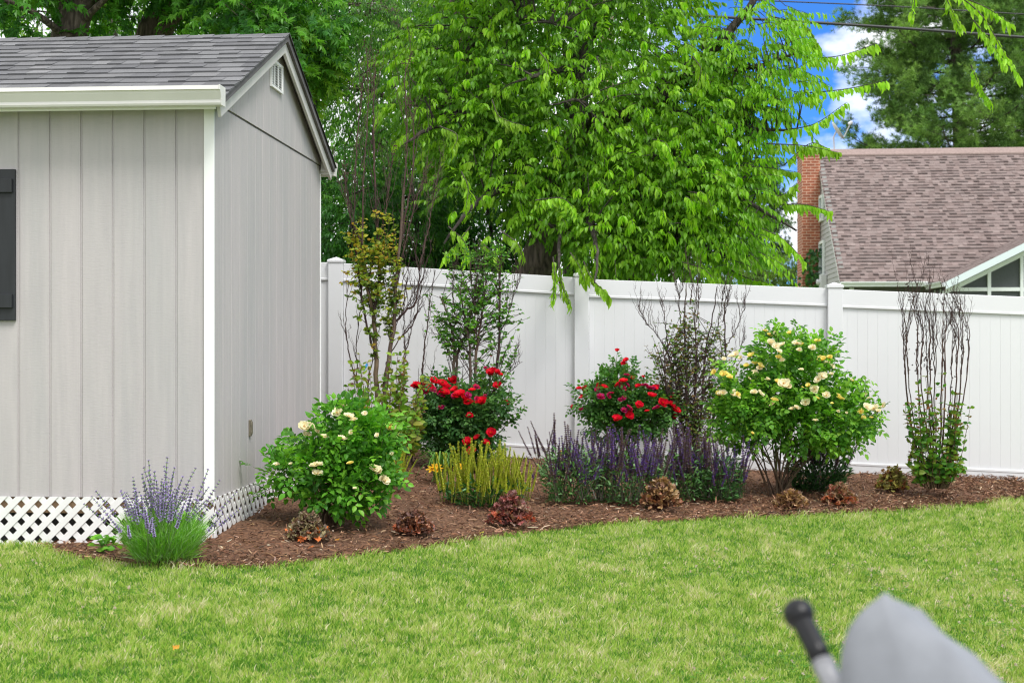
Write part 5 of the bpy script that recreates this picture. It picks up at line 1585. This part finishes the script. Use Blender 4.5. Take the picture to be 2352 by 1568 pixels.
OL = [(.15, .115, .065), (.20, .165, .085), (.10, .075, .05), (.13, .075, .05)]
RU = [(.16, .062, .038), (.11, .048, .034), (.20, .095, .055), (.085, .04, .03)]
BU = [(.14, .048, .042), (.10, .04, .035), (.19, .11, .075), (.17, .045, .04)]
GO = [(.24, .14, .065), (.18, .095, .045), (.28, .18, .08), (.13, .065, .04)]
heuchera('olive brown heuchera with orange lower leaves in front of the cream rose', 705, 1242, 62, 68, OL, (.42, .11, .025), 1)
heuchera('dull rust brown heuchera alone in the mulch, between cream rose and lime spikes', 950, 1228, 58, 58, RU, (.26, .07, .03), 2)
heuchera('burgundy heuchera below the lime green spikes', 1172, 1207, 66, 78, BU, (.30, .07, .035), 3)
heuchera('golden brown heuchera in front of the purple salvia', 1517, 1172, 60, 80, GO, (.20, .08, .04), 4)
heuchera('small tan heuchera at the foot of the yellow rose stems', 1815, 1170, 50, 48, GO, (.15, .07, .04), 5)
heuchera('reddish tan heuchera just right of the yellow rose', 1928, 1162, 48, 55, [(.19, .11, .06), (.22, .07, .045), (.14, .09, .045)], (.28, .08, .03), 6)
heuchera('yellow green and bronze heuchera beside the bare twiggy crape myrtle', 2050, 1133, 48, 66, [(.22, .20, .05), (.16, .15, .05), (.20, .10, .04), (.30, .27, .06)], (.24, .08, .03), 7)


# ---- crape myrtles
def side_twigs(wb, Q, n, ln, spread, r, col, lo=.3, hi=1.0, sub=2):
    """upright twigs off a stem; returns their paths"""
    out = []
    m = len(Q)
    for i in range(n):
        s = rng.uniform(lo, hi) * (m - 1); i0 = int(s); u = s - i0
        q = Q[min(i0, m - 1)] * (1 - u) + Q[min(i0 + 1, m - 1)] * u
        T = unit(Q[min(i0 + 1, m - 1)] - Q[max(i0 - 1, 0)])
        a = rng.uniform(0, 2 * PI)
        d = unit(T * .55 + np.array([math.cos(a), math.sin(a) * .8, 0]) * spread + [0, 0, .6])
        l = rng.uniform(*ln)
        e = q + d * l + np.array([0, 0, .22 * l])
        B = bez(q, q + d * l * .55, e, 7); B[1:-1] += rng.normal(0, .006, (5, 3))
        wb.tube(B, [r, r * .4], 4, jitter([col], 1, .25)[0], cap=False)
        out.append(B)
        if sub > 0 and l > .12:
            out += side_twigs(wb, B, sub, (ln[0] * .45, ln[1] * .5), spread * 1.1, r * .6, col, .25, .95, sub - 1)
    return out


def paired(lb, Q, n, L, W, cols, t0=.15, t1=1.0, lift=.35):
    """leaves in pairs along a shoot"""
    tt = np.linspace(t0, t1, n)
    ax = np.linspace(0, 1, len(Q))
    P = np.stack([np.interp(tt, ax, Q[:, k]) for k in range(3)], 1)
    T = unit(np.gradient(P, axis=0)) if n > 1 else unit(Q[-1:] - Q[:1])
    a0 = rng.uniform(0, 2 * PI)
    for s in (1, -1):
        ang = a0 + np.arange(n) * 1.57 * .5 + rng.normal(0, .4, n)
        side = np.stack([np.cos(ang), np.sin(ang), np.zeros(n)], -1) * s
        D = unit(side + T * lift + rng.normal(0, .35, (n, 3)))
        sz = np.interp(tt, [0, .5, 1], [.85, 1.05, .7]) * rng.uniform(.75, 1.15, n)
        leaves(lb, P, D, unit(T * .4 + rng.normal(0, .75, (n, 3)) + [0, -.35, .3]), L * sz, W * sz, pick(cols, n), droop=.3, fold=.25, w1=1.0, w2=.9)


def seedheads(mb, p, n, sp, col):
    P = p + rng.normal(0, sp, (n, 3)) * [1, 1, 1.2]
    for c in P:
        k = 6
        blades(mb, np.tile(c, (k, 1)), rdir(k), rdir(k), .011, .011, pick([col], k, amt=.3))


DB = (.060, .036, .032); TAN = (.17, .12, .075)
CMG = 'crape myrtles along the fence'


def stem(wb, pts, Y, r0, r1, col, seed_dy=.12, n=26):
    dy = rng.uniform(-seed_dy, seed_dy)
    Q = smooth_path([at(x, y, Y + dy * (i + 1) / len(pts)) for i, (x, y) in enumerate(pts)], n)
    Q[2:-1] += rng.normal(0, .004, (len(Q) - 3, 3))
    wb.tube(Q, [r0, r1], 7, col); return Q


def crape_a():
    Y = 12.9; g = np.array([at(880, 0, Y)[0], Y, float(bed_z(at(880, 0, Y)[0], Y))])
    t = thing('crape_myrtle', 'very tall crape myrtle by the shed with olive leaves and long bare tops', 'crape myrtle', g, group=CMG)
    wb, lb = MB(), MB(); hb = wb
    s1 = stem(wb, [(872, 1066), (864, 897), (862, 812), (857, 727), (845, 660), (832, 560)], Y, .026, .014, TAN)
    s2 = stem(wb, [(884, 1066), (884, 911), (893, 826), (905, 742), (908, 671), (918, 560), (928, 430)], Y, .026, .010, (.13, .09, .07))
    s3 = stem(wb, [(905, 742), (935, 710), (952, 699), (962, 650), (966, 600)], Y, .012, .005, DB)
    s4 = stem(wb, [(857, 727), (872, 650), (868, 560), (862, 430), (855, 300)], Y, .014, .006, DB)
    s5 = stem(wb, [(862, 812), (840, 740), (826, 640), (812, 540), (815, 420)], Y, .012, .005, DB)
    tops = []
    for pts in ([(832, 560), (835, 400), (845, 260), (842, 110)], [(862, 430), (858, 260), (862, 130)], [(928, 430), (935, 320), (930, 190), (945, 120)], [(918, 560), (945, 420), (950, 300), (938, 230)], [(815, 420), (822, 300), (835, 180)],
                [(908, 671), (930, 560), (960, 450), (985, 380)], [(966, 600), (985, 520), (1000, 420)], [(868, 560), (890, 460), (905, 330)], [(832, 560), (800, 480), (790, 380)]):
        tops.append(stem(wb, pts, Y, .008, .003, (.085, .05, .042)))
    for pts in ([(830, 1060), (828, 925), (802, 815), (795, 770), (795, 711), (801, 643)], [(835, 1060), (821, 869), (819, 784), (829, 708)], [(910, 1060), (926, 897), (929, 812), (928, 756), (926, 713)],
                [(945, 1060), (969, 883), (974, 812), (983, 742), (988, 685), (1000, 620)], [(925, 1060), (944, 960), (965, 880), (975, 800)], [(850, 1060), (845, 900), (855, 830), (866, 760)], [(900, 1060), (915, 880), (940, 780), (945, 710)],
                [(925, 770), (950, 740), (962, 690), (970, 640)], [(880, 900), (890, 830), (930, 760), (975, 700)]):
        q = stem(wb, pts, Y, .0075, .003, DB); side_twigs(wb, q, 6, (.08, .25), .35, .0028, DB, .45, 1, 1)
    mids = side_twigs(wb, s1, 12, (.15, .45), .42, .005, DB, .5, 1, 2) + side_twigs(wb, s2, 14, (.15, .5), .40, .005, DB, .4, 1, 2) + side_twigs(wb, s4, 10, (.15, .4), .4, .004, DB, .2, 1, 2) + side_twigs(wb, s5, 10, (.15, .4), .4, .004, DB, .4, 1, 2)
    bare = side_twigs(wb, s3, 16, (.15, .45), .4, .004, DB, .1, 1, 2)
    for q in tops:
        bare += side_twigs(wb, q, 9, (.12, .4), .34, .003, (.085, .052, .045), .15, 1, 2)
    gy = [(.16, .27, .03), (.24, .32, .035), (.11, .2, .028)]; yo = [(.44, .46, .05), (.42, .40, .045), (.34, .42, .04), (.26, .36, .035), (.46, .30, .04)]
    for q in mids:
        zt = HY - (q[-1][2] - CAMZ) * F / q[-1][1]; xt = CX + q[-1][0] * F / q[-1][1]
        if 490 < zt < 800 and xt < 925:
            p = np.clip((660 - zt) / 140, 0, 1)
            paired(lb, q, rng.integers(3, 7), .042, .026, yo if rng.uniform() < p * .8 + .08 else gy)
    sk = np.vstack([s1, s2, s4, s5])
    for px, py, rp, n, yel in [(815, 560, 26, 14, .8), (840, 540, 26, 14, .9), (875, 550, 24, 14, .9), (850, 600, 40, 34, .6), (895, 600, 24, 12, .8), (830, 640, 38, 32, .2), (870, 650, 42, 36, .3), (905, 655, 26, 14, .8), (845, 695, 36, 26, .05), (885, 705, 36, 26, .3),
                               (800, 645, 22, 10, .1), (865, 740, 30, 16, .05), (895, 755, 22, 12, .6), (848, 790, 16, 8, .1), (830, 510, 20, 7, 1), (885, 500, 20, 6, 1)]:
        c = at(px, py, Y); R = 1.7 * rp * Y / F
        for k in range(int(n * .55)):
            e = c + rdir(1)[0] * R * rng.uniform(.2, 1)
            low = sk[sk[:, 2] < e[2] - .04]; j = np.linalg.norm(low - e, axis=1).argmin(); q0 = low[j]
            if np.linalg.norm(e - q0) > .5:
                q0 = e - unit(e - q0) * .3
            q = bez(q0, (q0 + e) / 2 + [0, 0, .04], e, 7); wb.tube(q, [.0032, .0015], 4, DB, cap=False)
            paired(lb, q, rng.integers(3, 6), .048, .030, yo if rng.uniform() < yel else gy, .35)
    for k in range(46):            # fresh leafy shoots from the base
        px = rng.uniform(795, 975); top = rng.uniform(810, 960) if abs(px - 870) < 65 else rng.uniform(855, 990)
        q = stem(wb, [(875 + (px - 875) * .5, 1066), (875 + (px - 875) * .8, (1066 + top) / 2), (px, top)], Y - rng.uniform(.05, .75), .004, .0018, (.11, .07, .035), n=12)
        paired(lb, q, 12, .078, .050, [(.20, .38, .04), (.27, .40, .05), (.13, .28, .03), (.26, .28, .05)], .2)
        paired(lb, q[-4:], 4, .035, .017, [(.20, .07, .035), (.22, .12, .03)], .3)
    for q in tops:
        for k in range(3):
            seedheads(hb, q[-1 - 2 * k], 7, .022, (.10, .055, .045))
    wb.build('stems', M['twig'], t); lb.build('foliage', M['leaf'], t)
    return g


ga = crape_a()
p = at(839, 843, 12.7)
mb = MB(); d_ = np.array([.034, 0, .062])
mb.poly([p - d_ * .5 + [-.008, 0, .004], p - d_ * .5 + [.008, 0, -.004], p + [.011, -.004, -.006], p + [-.007, -.004, .005], p + d_ * .5 + [.009, .003, -.005], p + d_ * .5 + [-.008, .003, .004]] +
        [p - d_ * .5 + [-.008, .002, .004], p - d_ * .5 + [.008, .002, -.004], p + [.011, -.002, -.006], p + [-.007, -.002, .005], p + d_ * .5 + [.009, .005, -.005], p + d_ * .5 + [-.008, .005, .004]],
        [(0, 1, 2, 3), (3, 2, 4, 5), (6, 9, 8, 7), (9, 11, 10, 8), (0, 6, 7, 1), (5, 4, 10, 11), (1, 7, 8, 2), (2, 8, 10, 4), (0, 3, 9, 6), (3, 5, 11, 9)])
tag(mb.build('plant_tag', M['tag']), 'bright blue nursery tag hanging on the tallest crape myrtle', 'plant tag')


def leafy_crape(label, base, Y, stems, clusters, bare, shoots, cols, LW, heads=(), nlp=(3, 7), tip=None, dense=1.0):
    x = at(base, 0, Y)[0]; g = np.array([x, Y, float(bed_z(x, Y))])
    t = thing('crape_myrtle', label, 'crape myrtle', g, group=CMG)
    wb, lb = MB(), MB(); hb = wb
    Qs = [stem(wb, pts, Y, r0, r1, c) for pts, r0, r1, c in stems]
    sk = np.vstack(Qs)
    for px, py, rp, n in clusters:
        c = at(px, py, Y); R = 1.2 * rp * Y / F
        for k in range(int(n * dense)):
            e = c + rdir(1)[0] * R * rng.uniform(.2, 1) * [1, .9, 1]
            low = sk[sk[:, 2] < e[2] - .05]
            if not len(low):
                continue
            dd = np.linalg.norm((low - e) * [1, 1, .7], axis=1); j = rng.choice(np.argsort(dd)[:45]); s = low[j]
            if np.linalg.norm(e - s) > .7:
                s = e - unit(e - s) * .4
            q = bez(s, (s + e) / 2 + [0, 0, .05], e, 7); wb.tube(q, [.0035, .0015], 4, DB, cap=False)
            paired(lb, q, rng.integers(*nlp), LW[0], LW[1], cols, .5)
    for pts, n, ln in bare:
        q = stem(wb, pts, Y, .0055, .002, DB); side_twigs(wb, q, n, ln, .42, .0026, DB, .2, 1, 2)
    for pts in shoots:
        q = stem(wb, pts, Y - .1, .004, .0016, (.10, .07, .035), n=12)
        paired(lb, q, 10, LW[0] * 1.25, LW[1] * 1.25, cols, .2)
        if tip:
            paired(lb, q[-4:], 3, LW[0] * .7, LW[1] * .6, tip, .2)
    for px, py, n in heads:
        seedheads(hb, at(px, py, Y), n, .03, (.05, .032, .028))
    wb.build('stems', M['twig'], t); lb.build('foliage', M['leaf'], t)


GR = [(.08, .24, .026), (.13, .33, .035), (.18, .40, .04), (.06, .18, .025)]
leafy_crape('green leafy crape myrtle with several clear stems behind a red rose bush', 1085, 13.1,
            [([(1050, 1060), (1043, 870), (1043, 785), (1030, 730), (1010, 680)], .02, .006, (.15, .11, .085)), ([(1060, 1060), (1049, 850), (1052, 809), (1072, 764), (1085, 690), (1080, 600)], .014, .005, (.10, .07, .05)),
             ([(1075, 1060), (1080, 850), (1078, 789), (1068, 740), (1055, 660)], .016, .005, (.10, .07, .055)), ([(1090, 1060), (1092, 840), (1098, 785), (1104, 740), (1115, 660), (1110, 590)], .016, .005, (.15, .10, .07)),
             ([(1110, 1060), (1143, 830), (1147, 748), (1148, 667), (1146, 600)], .016, .005, DB), ([(1098, 785), (1090, 740), (1100, 690)], .008, .004, TAN)],
            [(1015, 715, 48, 34), (1045, 680, 58, 42), (1090, 700, 66, 52), (1075, 760, 50, 30), (1030, 765, 40, 22), (1105, 615, 66, 58), (1155, 630, 46, 32), (1165, 735, 40, 26), (1165, 690, 38, 18), (1168, 790, 42, 20), (1150, 830, 30, 14), (1045, 620, 42, 16), (1192, 725, 24, 10), (1005, 745, 28, 14), (1080, 570, 46, 18), (1140, 570, 40, 16)],
            [([(1150, 760), (1165, 730), (1180, 680), (1192, 640)], 12, (.1, .3)), ([(1045, 720), (1040, 670), (1042, 610)], 8, (.1, .28)), ([(1090, 690), (1095, 640), (1100, 600)], 10, (.08, .25)), ([(1043, 800), (1020, 775), (995, 765)], 5, (.05, .15)),
             ([(1030, 900), (1010, 880), (990, 850)], 4, (.05, .2)), ([(1145, 880), (1175, 850), (1200, 830)], 7, (.08, .25)), ([(1170, 850), (1182, 810), (1195, 790)], 4, (.05, .15)), ([(1080, 830), (1070, 800), (1055, 770)], 4, (.06, .2))],
            [[(1040, 1000), (1030, 920), (1025, 850)], [(1120, 1000), (1165, 920), (1175, 860)], [(1130, 1000), (1175, 930), (1200, 905)], [(1130, 1010), (1180, 960), (1205, 935)], [(1120, 960), (1130, 900), (1110, 830)], [(1100, 940), (1110, 880), (1090, 830)],
             [(1130, 900), (1160, 860), (1180, 820)], [(1120, 1000), (1150, 960), (1185, 950)]], GR, (.046, .030), dense=.58)
OLV = [(.11, .22, .036), (.16, .28, .045), (.08, .16, .03), (.20, .21, .05), (.22, .14, .05)]
leafy_crape('dark small leaved crape myrtle with black bare twigs, between the red and yellow roses', 1590, 13.3,
            [([(1585, 1085), (1578, 966), (1576, 855), (1572, 737), (1576, 650)], .015, .004, (.09, .06, .05)), ([(1580, 1085), (1564, 954), (1548, 855), (1520, 780)], .011, .004, DB), ([(1592, 1085), (1611, 954), (1619, 816), (1635, 737), (1647, 658)], .012, .004, DB),
             ([(1600, 1085), (1640, 950), (1667, 855), (1663, 717), (1675, 666)], .011, .004, DB), ([(1590, 1085), (1595, 950), (1600, 850), (1598, 740), (1600, 660)], .011, .004, DB), ([(1575, 1085), (1545, 960), (1530, 880), (1525, 800)], .009, .004, DB)],
            [(1520, 860, 50, 44), (1515, 800, 40, 22), (1690, 830, 34, 16), (1670, 870, 40, 22), (1560, 800, 48, 40), (1590, 850, 50, 44), (1575, 900, 45, 40), (1545, 760, 40, 26), (1610, 780, 40, 34), (1640, 830, 40, 34), (1600, 950, 50, 44), (1640, 900, 40, 30), (1580, 740, 35, 24), (1660, 780, 30, 18), (1545, 930, 32, 24), (1600, 990, 55, 40), (1660, 920, 35, 18), (1575, 690, 22, 8), (1650, 740, 28, 12)],
            [([(1545, 830), (1510, 770), (1480, 735), (1466, 700)], 16, (.08, .26)), ([(1565, 750), (1560, 690), (1572, 640)], 14, (.08, .3)), ([(1600, 740), (1605, 680), (1600, 630)], 14, (.08, .28)), ([(1640, 780), (1655, 720), (1662, 660)], 12, (.08, .25)), ([(1663, 800), (1690, 760), (1705, 720), (1714, 690)], 14, (.08, .25)),
             ([(1660, 740), (1672, 690), (1676, 655)], 10, (.06, .2)), ([(1535, 800), (1528, 740), (1520, 700)], 10, (.06, .22)), ([(1680, 850), (1700, 800), (1712, 770)], 8, (.06, .2)), ([(1585, 700), (1590, 650), (1580, 610)], 6, (.06, .2))],
            [], OLV, (.038, .024), nlp=(3, 6), dense=.72)
LB = [(.06, .19, .025), (.10, .26, .03), (.15, .30, .035), (.20, .27, .04)]
stems_d, bare_d = [], []
for k in range(13):
    x0_ = 2150 + rng.uniform(-18, 18); xm = 2150 + (k - 6) * 12 + rng.uniform(-6, 6); xt = 2148 + (k - 6) * 10.5 + rng.uniform(-14, 14); top = rng.uniform(640, 760)
    stems_d.append(([(x0_, 1122), ((x0_ + xm * 2) / 3, 1000), (xm, 860), (xm + rng.uniform(-8, 8), 760), (xt, top)], rng.uniform(.006, .011), .0024, jitter([(.075, .04, .032)], 1, .25)[0]))
    if True:
        bare_d.append(([(xm, 860), (xm + rng.uniform(-10, 10), 770), (xt + rng.uniform(-15, 15), top - 10)], 9, (.08, .3)))
shoots_d = []
for k in range(30):
    px = rng.uniform(2075, 2228); e = 1 - ((px - 2150) / 85) ** 2
    shoots_d.append([(2150 + (px - 2150) * .35, 1120), (2150 + (px - 2150) * .8, 1030), (px, 1000 - rng.uniform(.3, 1.05) * 145 * max(e, .5))])
for k in range(13):
    px = rng.uniform(2085, 2215); shoots_d.append([(2150 + (px - 2150) * .4, 1122), (2150 + (px - 2150) * .9, 1080), (px, rng.uniform(1000, 1090))])
leafy_crape('bare twiggy crape myrtle with fresh leaves at its foot, in front of the house', 2150, 12.55, stems_d,
            [(2150, 1095, 50, 26), (2125, 1080, 40, 10), (2175, 1085, 40, 10)], bare_d, shoots_d, LB, (.054, .034),
            heads=[(2092, 655, 12), (2098, 680, 9), (2175, 690, 7), (2170, 678, 7), (2105, 800, 12), (2125, 830, 10), (2110, 760, 7), (2095, 850, 5), (2140, 850, 6), (2215, 800, 4), (2190, 870, 4)], tip=[(.28, .10, .04), (.24, .15, .04)])

# ---- young weed by the lavender
g = gp(240, 1268)
t = thing('young_plant', 'small bright green leafy seedling by the lattice beside the lavender', 'plant', g)
mb = MB(); n = 46
P = g + np.stack([rng.normal(0, .05, n), rng.normal(0, .04, n), rng.uniform(.01, .10, n)], -1)
leaves(mb, P, unit(np.stack([rng.normal(0, 1, n), rng.normal(0, .8, n), rng.uniform(-.1, .5, n)], -1)), unit(rng.normal(0, .3, (n, 3)) + [0, -.3, 1]), .05, .038, pick([(.14, .40, .03), (.20, .48, .04), (.09, .28, .02)], n))
mb.build('foliage', M['leaf'], t)
mb = MB()
for p in P[::4]:
    mb.tube([g, (g + p) / 2, p], .0015, 4, (.12, .25, .04), cap=False)
mb.build('stems', M['twig'], t)

# ---- small things lying about
g = ray_ground(1740 / 2661 * 2352, 1203, lawn_z)
g = ray_ground(1540, 1206, lawn_z)
mb = MB(); mb.prism([(-.055, -.012), (.05, -.016), (.058, .010), (-.04, .014)], lambda p, q, t: g + [p, q, .045 + t + .004 * p / .05], 0, .012, (.25, .12, .06))
tag(mb.build('wood_chip', attr_mat('bark_chip', .9, 40, .3)), 'reddish brown bark chip lying on the lawn edge in front of the salvia', 'wood chip')
g = ray_ground(395, 1513, lawn_z)
mb = MB(); lobed(mb, np.tile(g + [0, 0, .05], (2, 1)) + [[0, 0, 0], [.02, .01, .004]], np.array([[1., .3, .1], [-.6, .8, .1]]), np.tile([0, -.2, 1.], (2, 1)), .022, np.array([(.62, .30, .02), (.55, .26, .02)]), 3)
tag(mb.build('fallen_leaf', M['leaf_thick']), 'single orange yellow fallen leaf lying on the near lawn', 'leaf')
for px, py, c, s, lab in [(770, 1245, (.45, .20, .02), .022, 'small orange fallen leaf on the mulch beside the olive heuchera'), (708, 1262, (.45, .12, .02), .026, 'dark orange fallen leaf at the lawn side of the olive heuchera'), (1102, 1228, (.42, .36, .05), .024, 'yellow fallen leaf on the mulch next to the rust heuchera')]:
    g = gp(px, py); mb = MB(); lobed(mb, (g + [0, 0, .022])[None], np.array([[.8, -.4, .15]]), np.array([[0, -.3, 1.]]), s, np.array([c]), int(px))
    tag(mb.build('fallen_leaf', M['leaf_thick']), lab, 'leaf')

# ================================================================== PATIO CHAIR AND CUSHION, out of focus in front
def patio_chair():
    c0 = at(1836, 1412, 1.62)                        # knob of the back post
    gz = .10
    t = thing('patio_chair', 'black metal patio chair with rounded knobs on its back posts, beside the grey cushion', 'chair', (c0[0] + .28, 1.55, gz))
    dx = .60
    for s in (0, 1):
        x = c0[0] + s * dx
        Q = smooth_path([(x, 1.62, c0[2]), (x + .018, 1.565, c0[2] - .05), (x + .040, 1.50, c0[2] - .13), (x + .05, 1.46, .58), (x + .03, 1.44, .42), (x, 1.52, gz)], 24)
        mb = MB(); mb.tube(Q[:5], .0125, 16); mb.build('back_post', M['metal_black'], t, smooth=True)
        mb = MB(); mb.tube(Q[4:], [.0128, .0135], 16); mb.build('leg', M['metal_grey'] if s == 0 else M['metal_black'], t, smooth=True)
        mb = MB(); ax = unit(Q[0] - Q[1])
        mb.lathe([(.012, -.012), (.0165, -.006), (.0178, .002), (.0165, .010), (.011, .016), (.003, .018)], Q[0], ax, 18); mb.build('knob', M['metal_black'], t, smooth=True)
        mb = MB(); mb.tube(smooth_path([(x, .98, .50), (x, .96, .3), (x, .94, gz)], 8), .0125, 12); mb.build('leg', M['metal_black'], t, smooth=True)
        mb = MB(); mb.tube(smooth_path([(x + .04, 1.45, .50), (x, .98, .50)], 6), .0125, 12); mb.build('side_rail', M['metal_black'], t, smooth=True)
    mb = MB()
    for z in (.62, .78):
        mb.tube([(c0[0] + .045, 1.48, z), (c0[0] + dx + .04, 1.48, z)], .010, 10)
    mb.build('crossbar', M['metal_black'], t, smooth=True)
    mb = MB(); mb.box(c0[0] + .012, c0[0] + dx - .012, .98, 1.44, .485, .505); mb.build('seat', M['canvas'], t, bevel=.008)
    return c0, dx


c0, dx = patio_chair()


def cushion():
    """boxed cushion standing on its corner against the chair back"""
    pk = at(2033, 1366, 1.50)
    x0, z0 = pk[0], pk[2]
    px_ = [(2020, 1374), (2033, 1366), (2047, 1377), (2098, 1430), (2164, 1474), (2205, 1515), (2258, 1565), (2345, 1640), (2450, 1740), (2500, 1850), (2450, 1970), (2250, 2030), (2090, 2010), (1990, 1920), (1946, 1780), (1931, 1640), (1930, 1550), (1936, 1490), (1951, 1445), (1979, 1408)]
    out = [((a - 2033) * 1.5 / F, -(b_ - 1366) * 1.5 / F) for a, b_ in px_]
    P = smooth_path([(a, b_, 0) for a, b_ in out] + [(out[0][0], out[0][1], 0)], 120)[:-1, :2]
    n = len(P); ctr = P.mean(0)
    rings = []
    for k, dpt, pf in ((.0, -.030, 0), (.35, -.030, 0), (.7, -.024, 0), (.90, -.012, 0), (.97, -.003, 0), (1.0, .0, 1), (1.03, .006, 1), (1.0, .012, 1), (1.005, .05, 0), (1.0, .112, 0), (1.025, .118, 1), (1.0, .124, 1), (.9, .135, 0), (.5, .15, 0), (.0, .155, 0)):
        Q = ctr + (P - ctr) * k
        # boxing runs back and to the right of the front face
        rings.append(np.stack([x0 + Q[:, 0] + dpt * .48, np.full(n, 1.50) + dpt * .62, z0 + Q[:, 1] - dpt * .25], -1))
    V = np.concatenate(rings)
    fs = [(i * n + j, i * n + (j + 1) % n, (i + 1) * n + (j + 1) % n, (i + 1) * n + j) for i in range(len(rings) - 1) for j in range(n)]
    mb = MB(); mb.poly(V, fs, (.4, .42, .45))
    tag(mb.build('cushion', M['canvas'], smooth=True), 'grey outdoor cushion standing corner up beside the black chair post', 'cushion')


cushion()
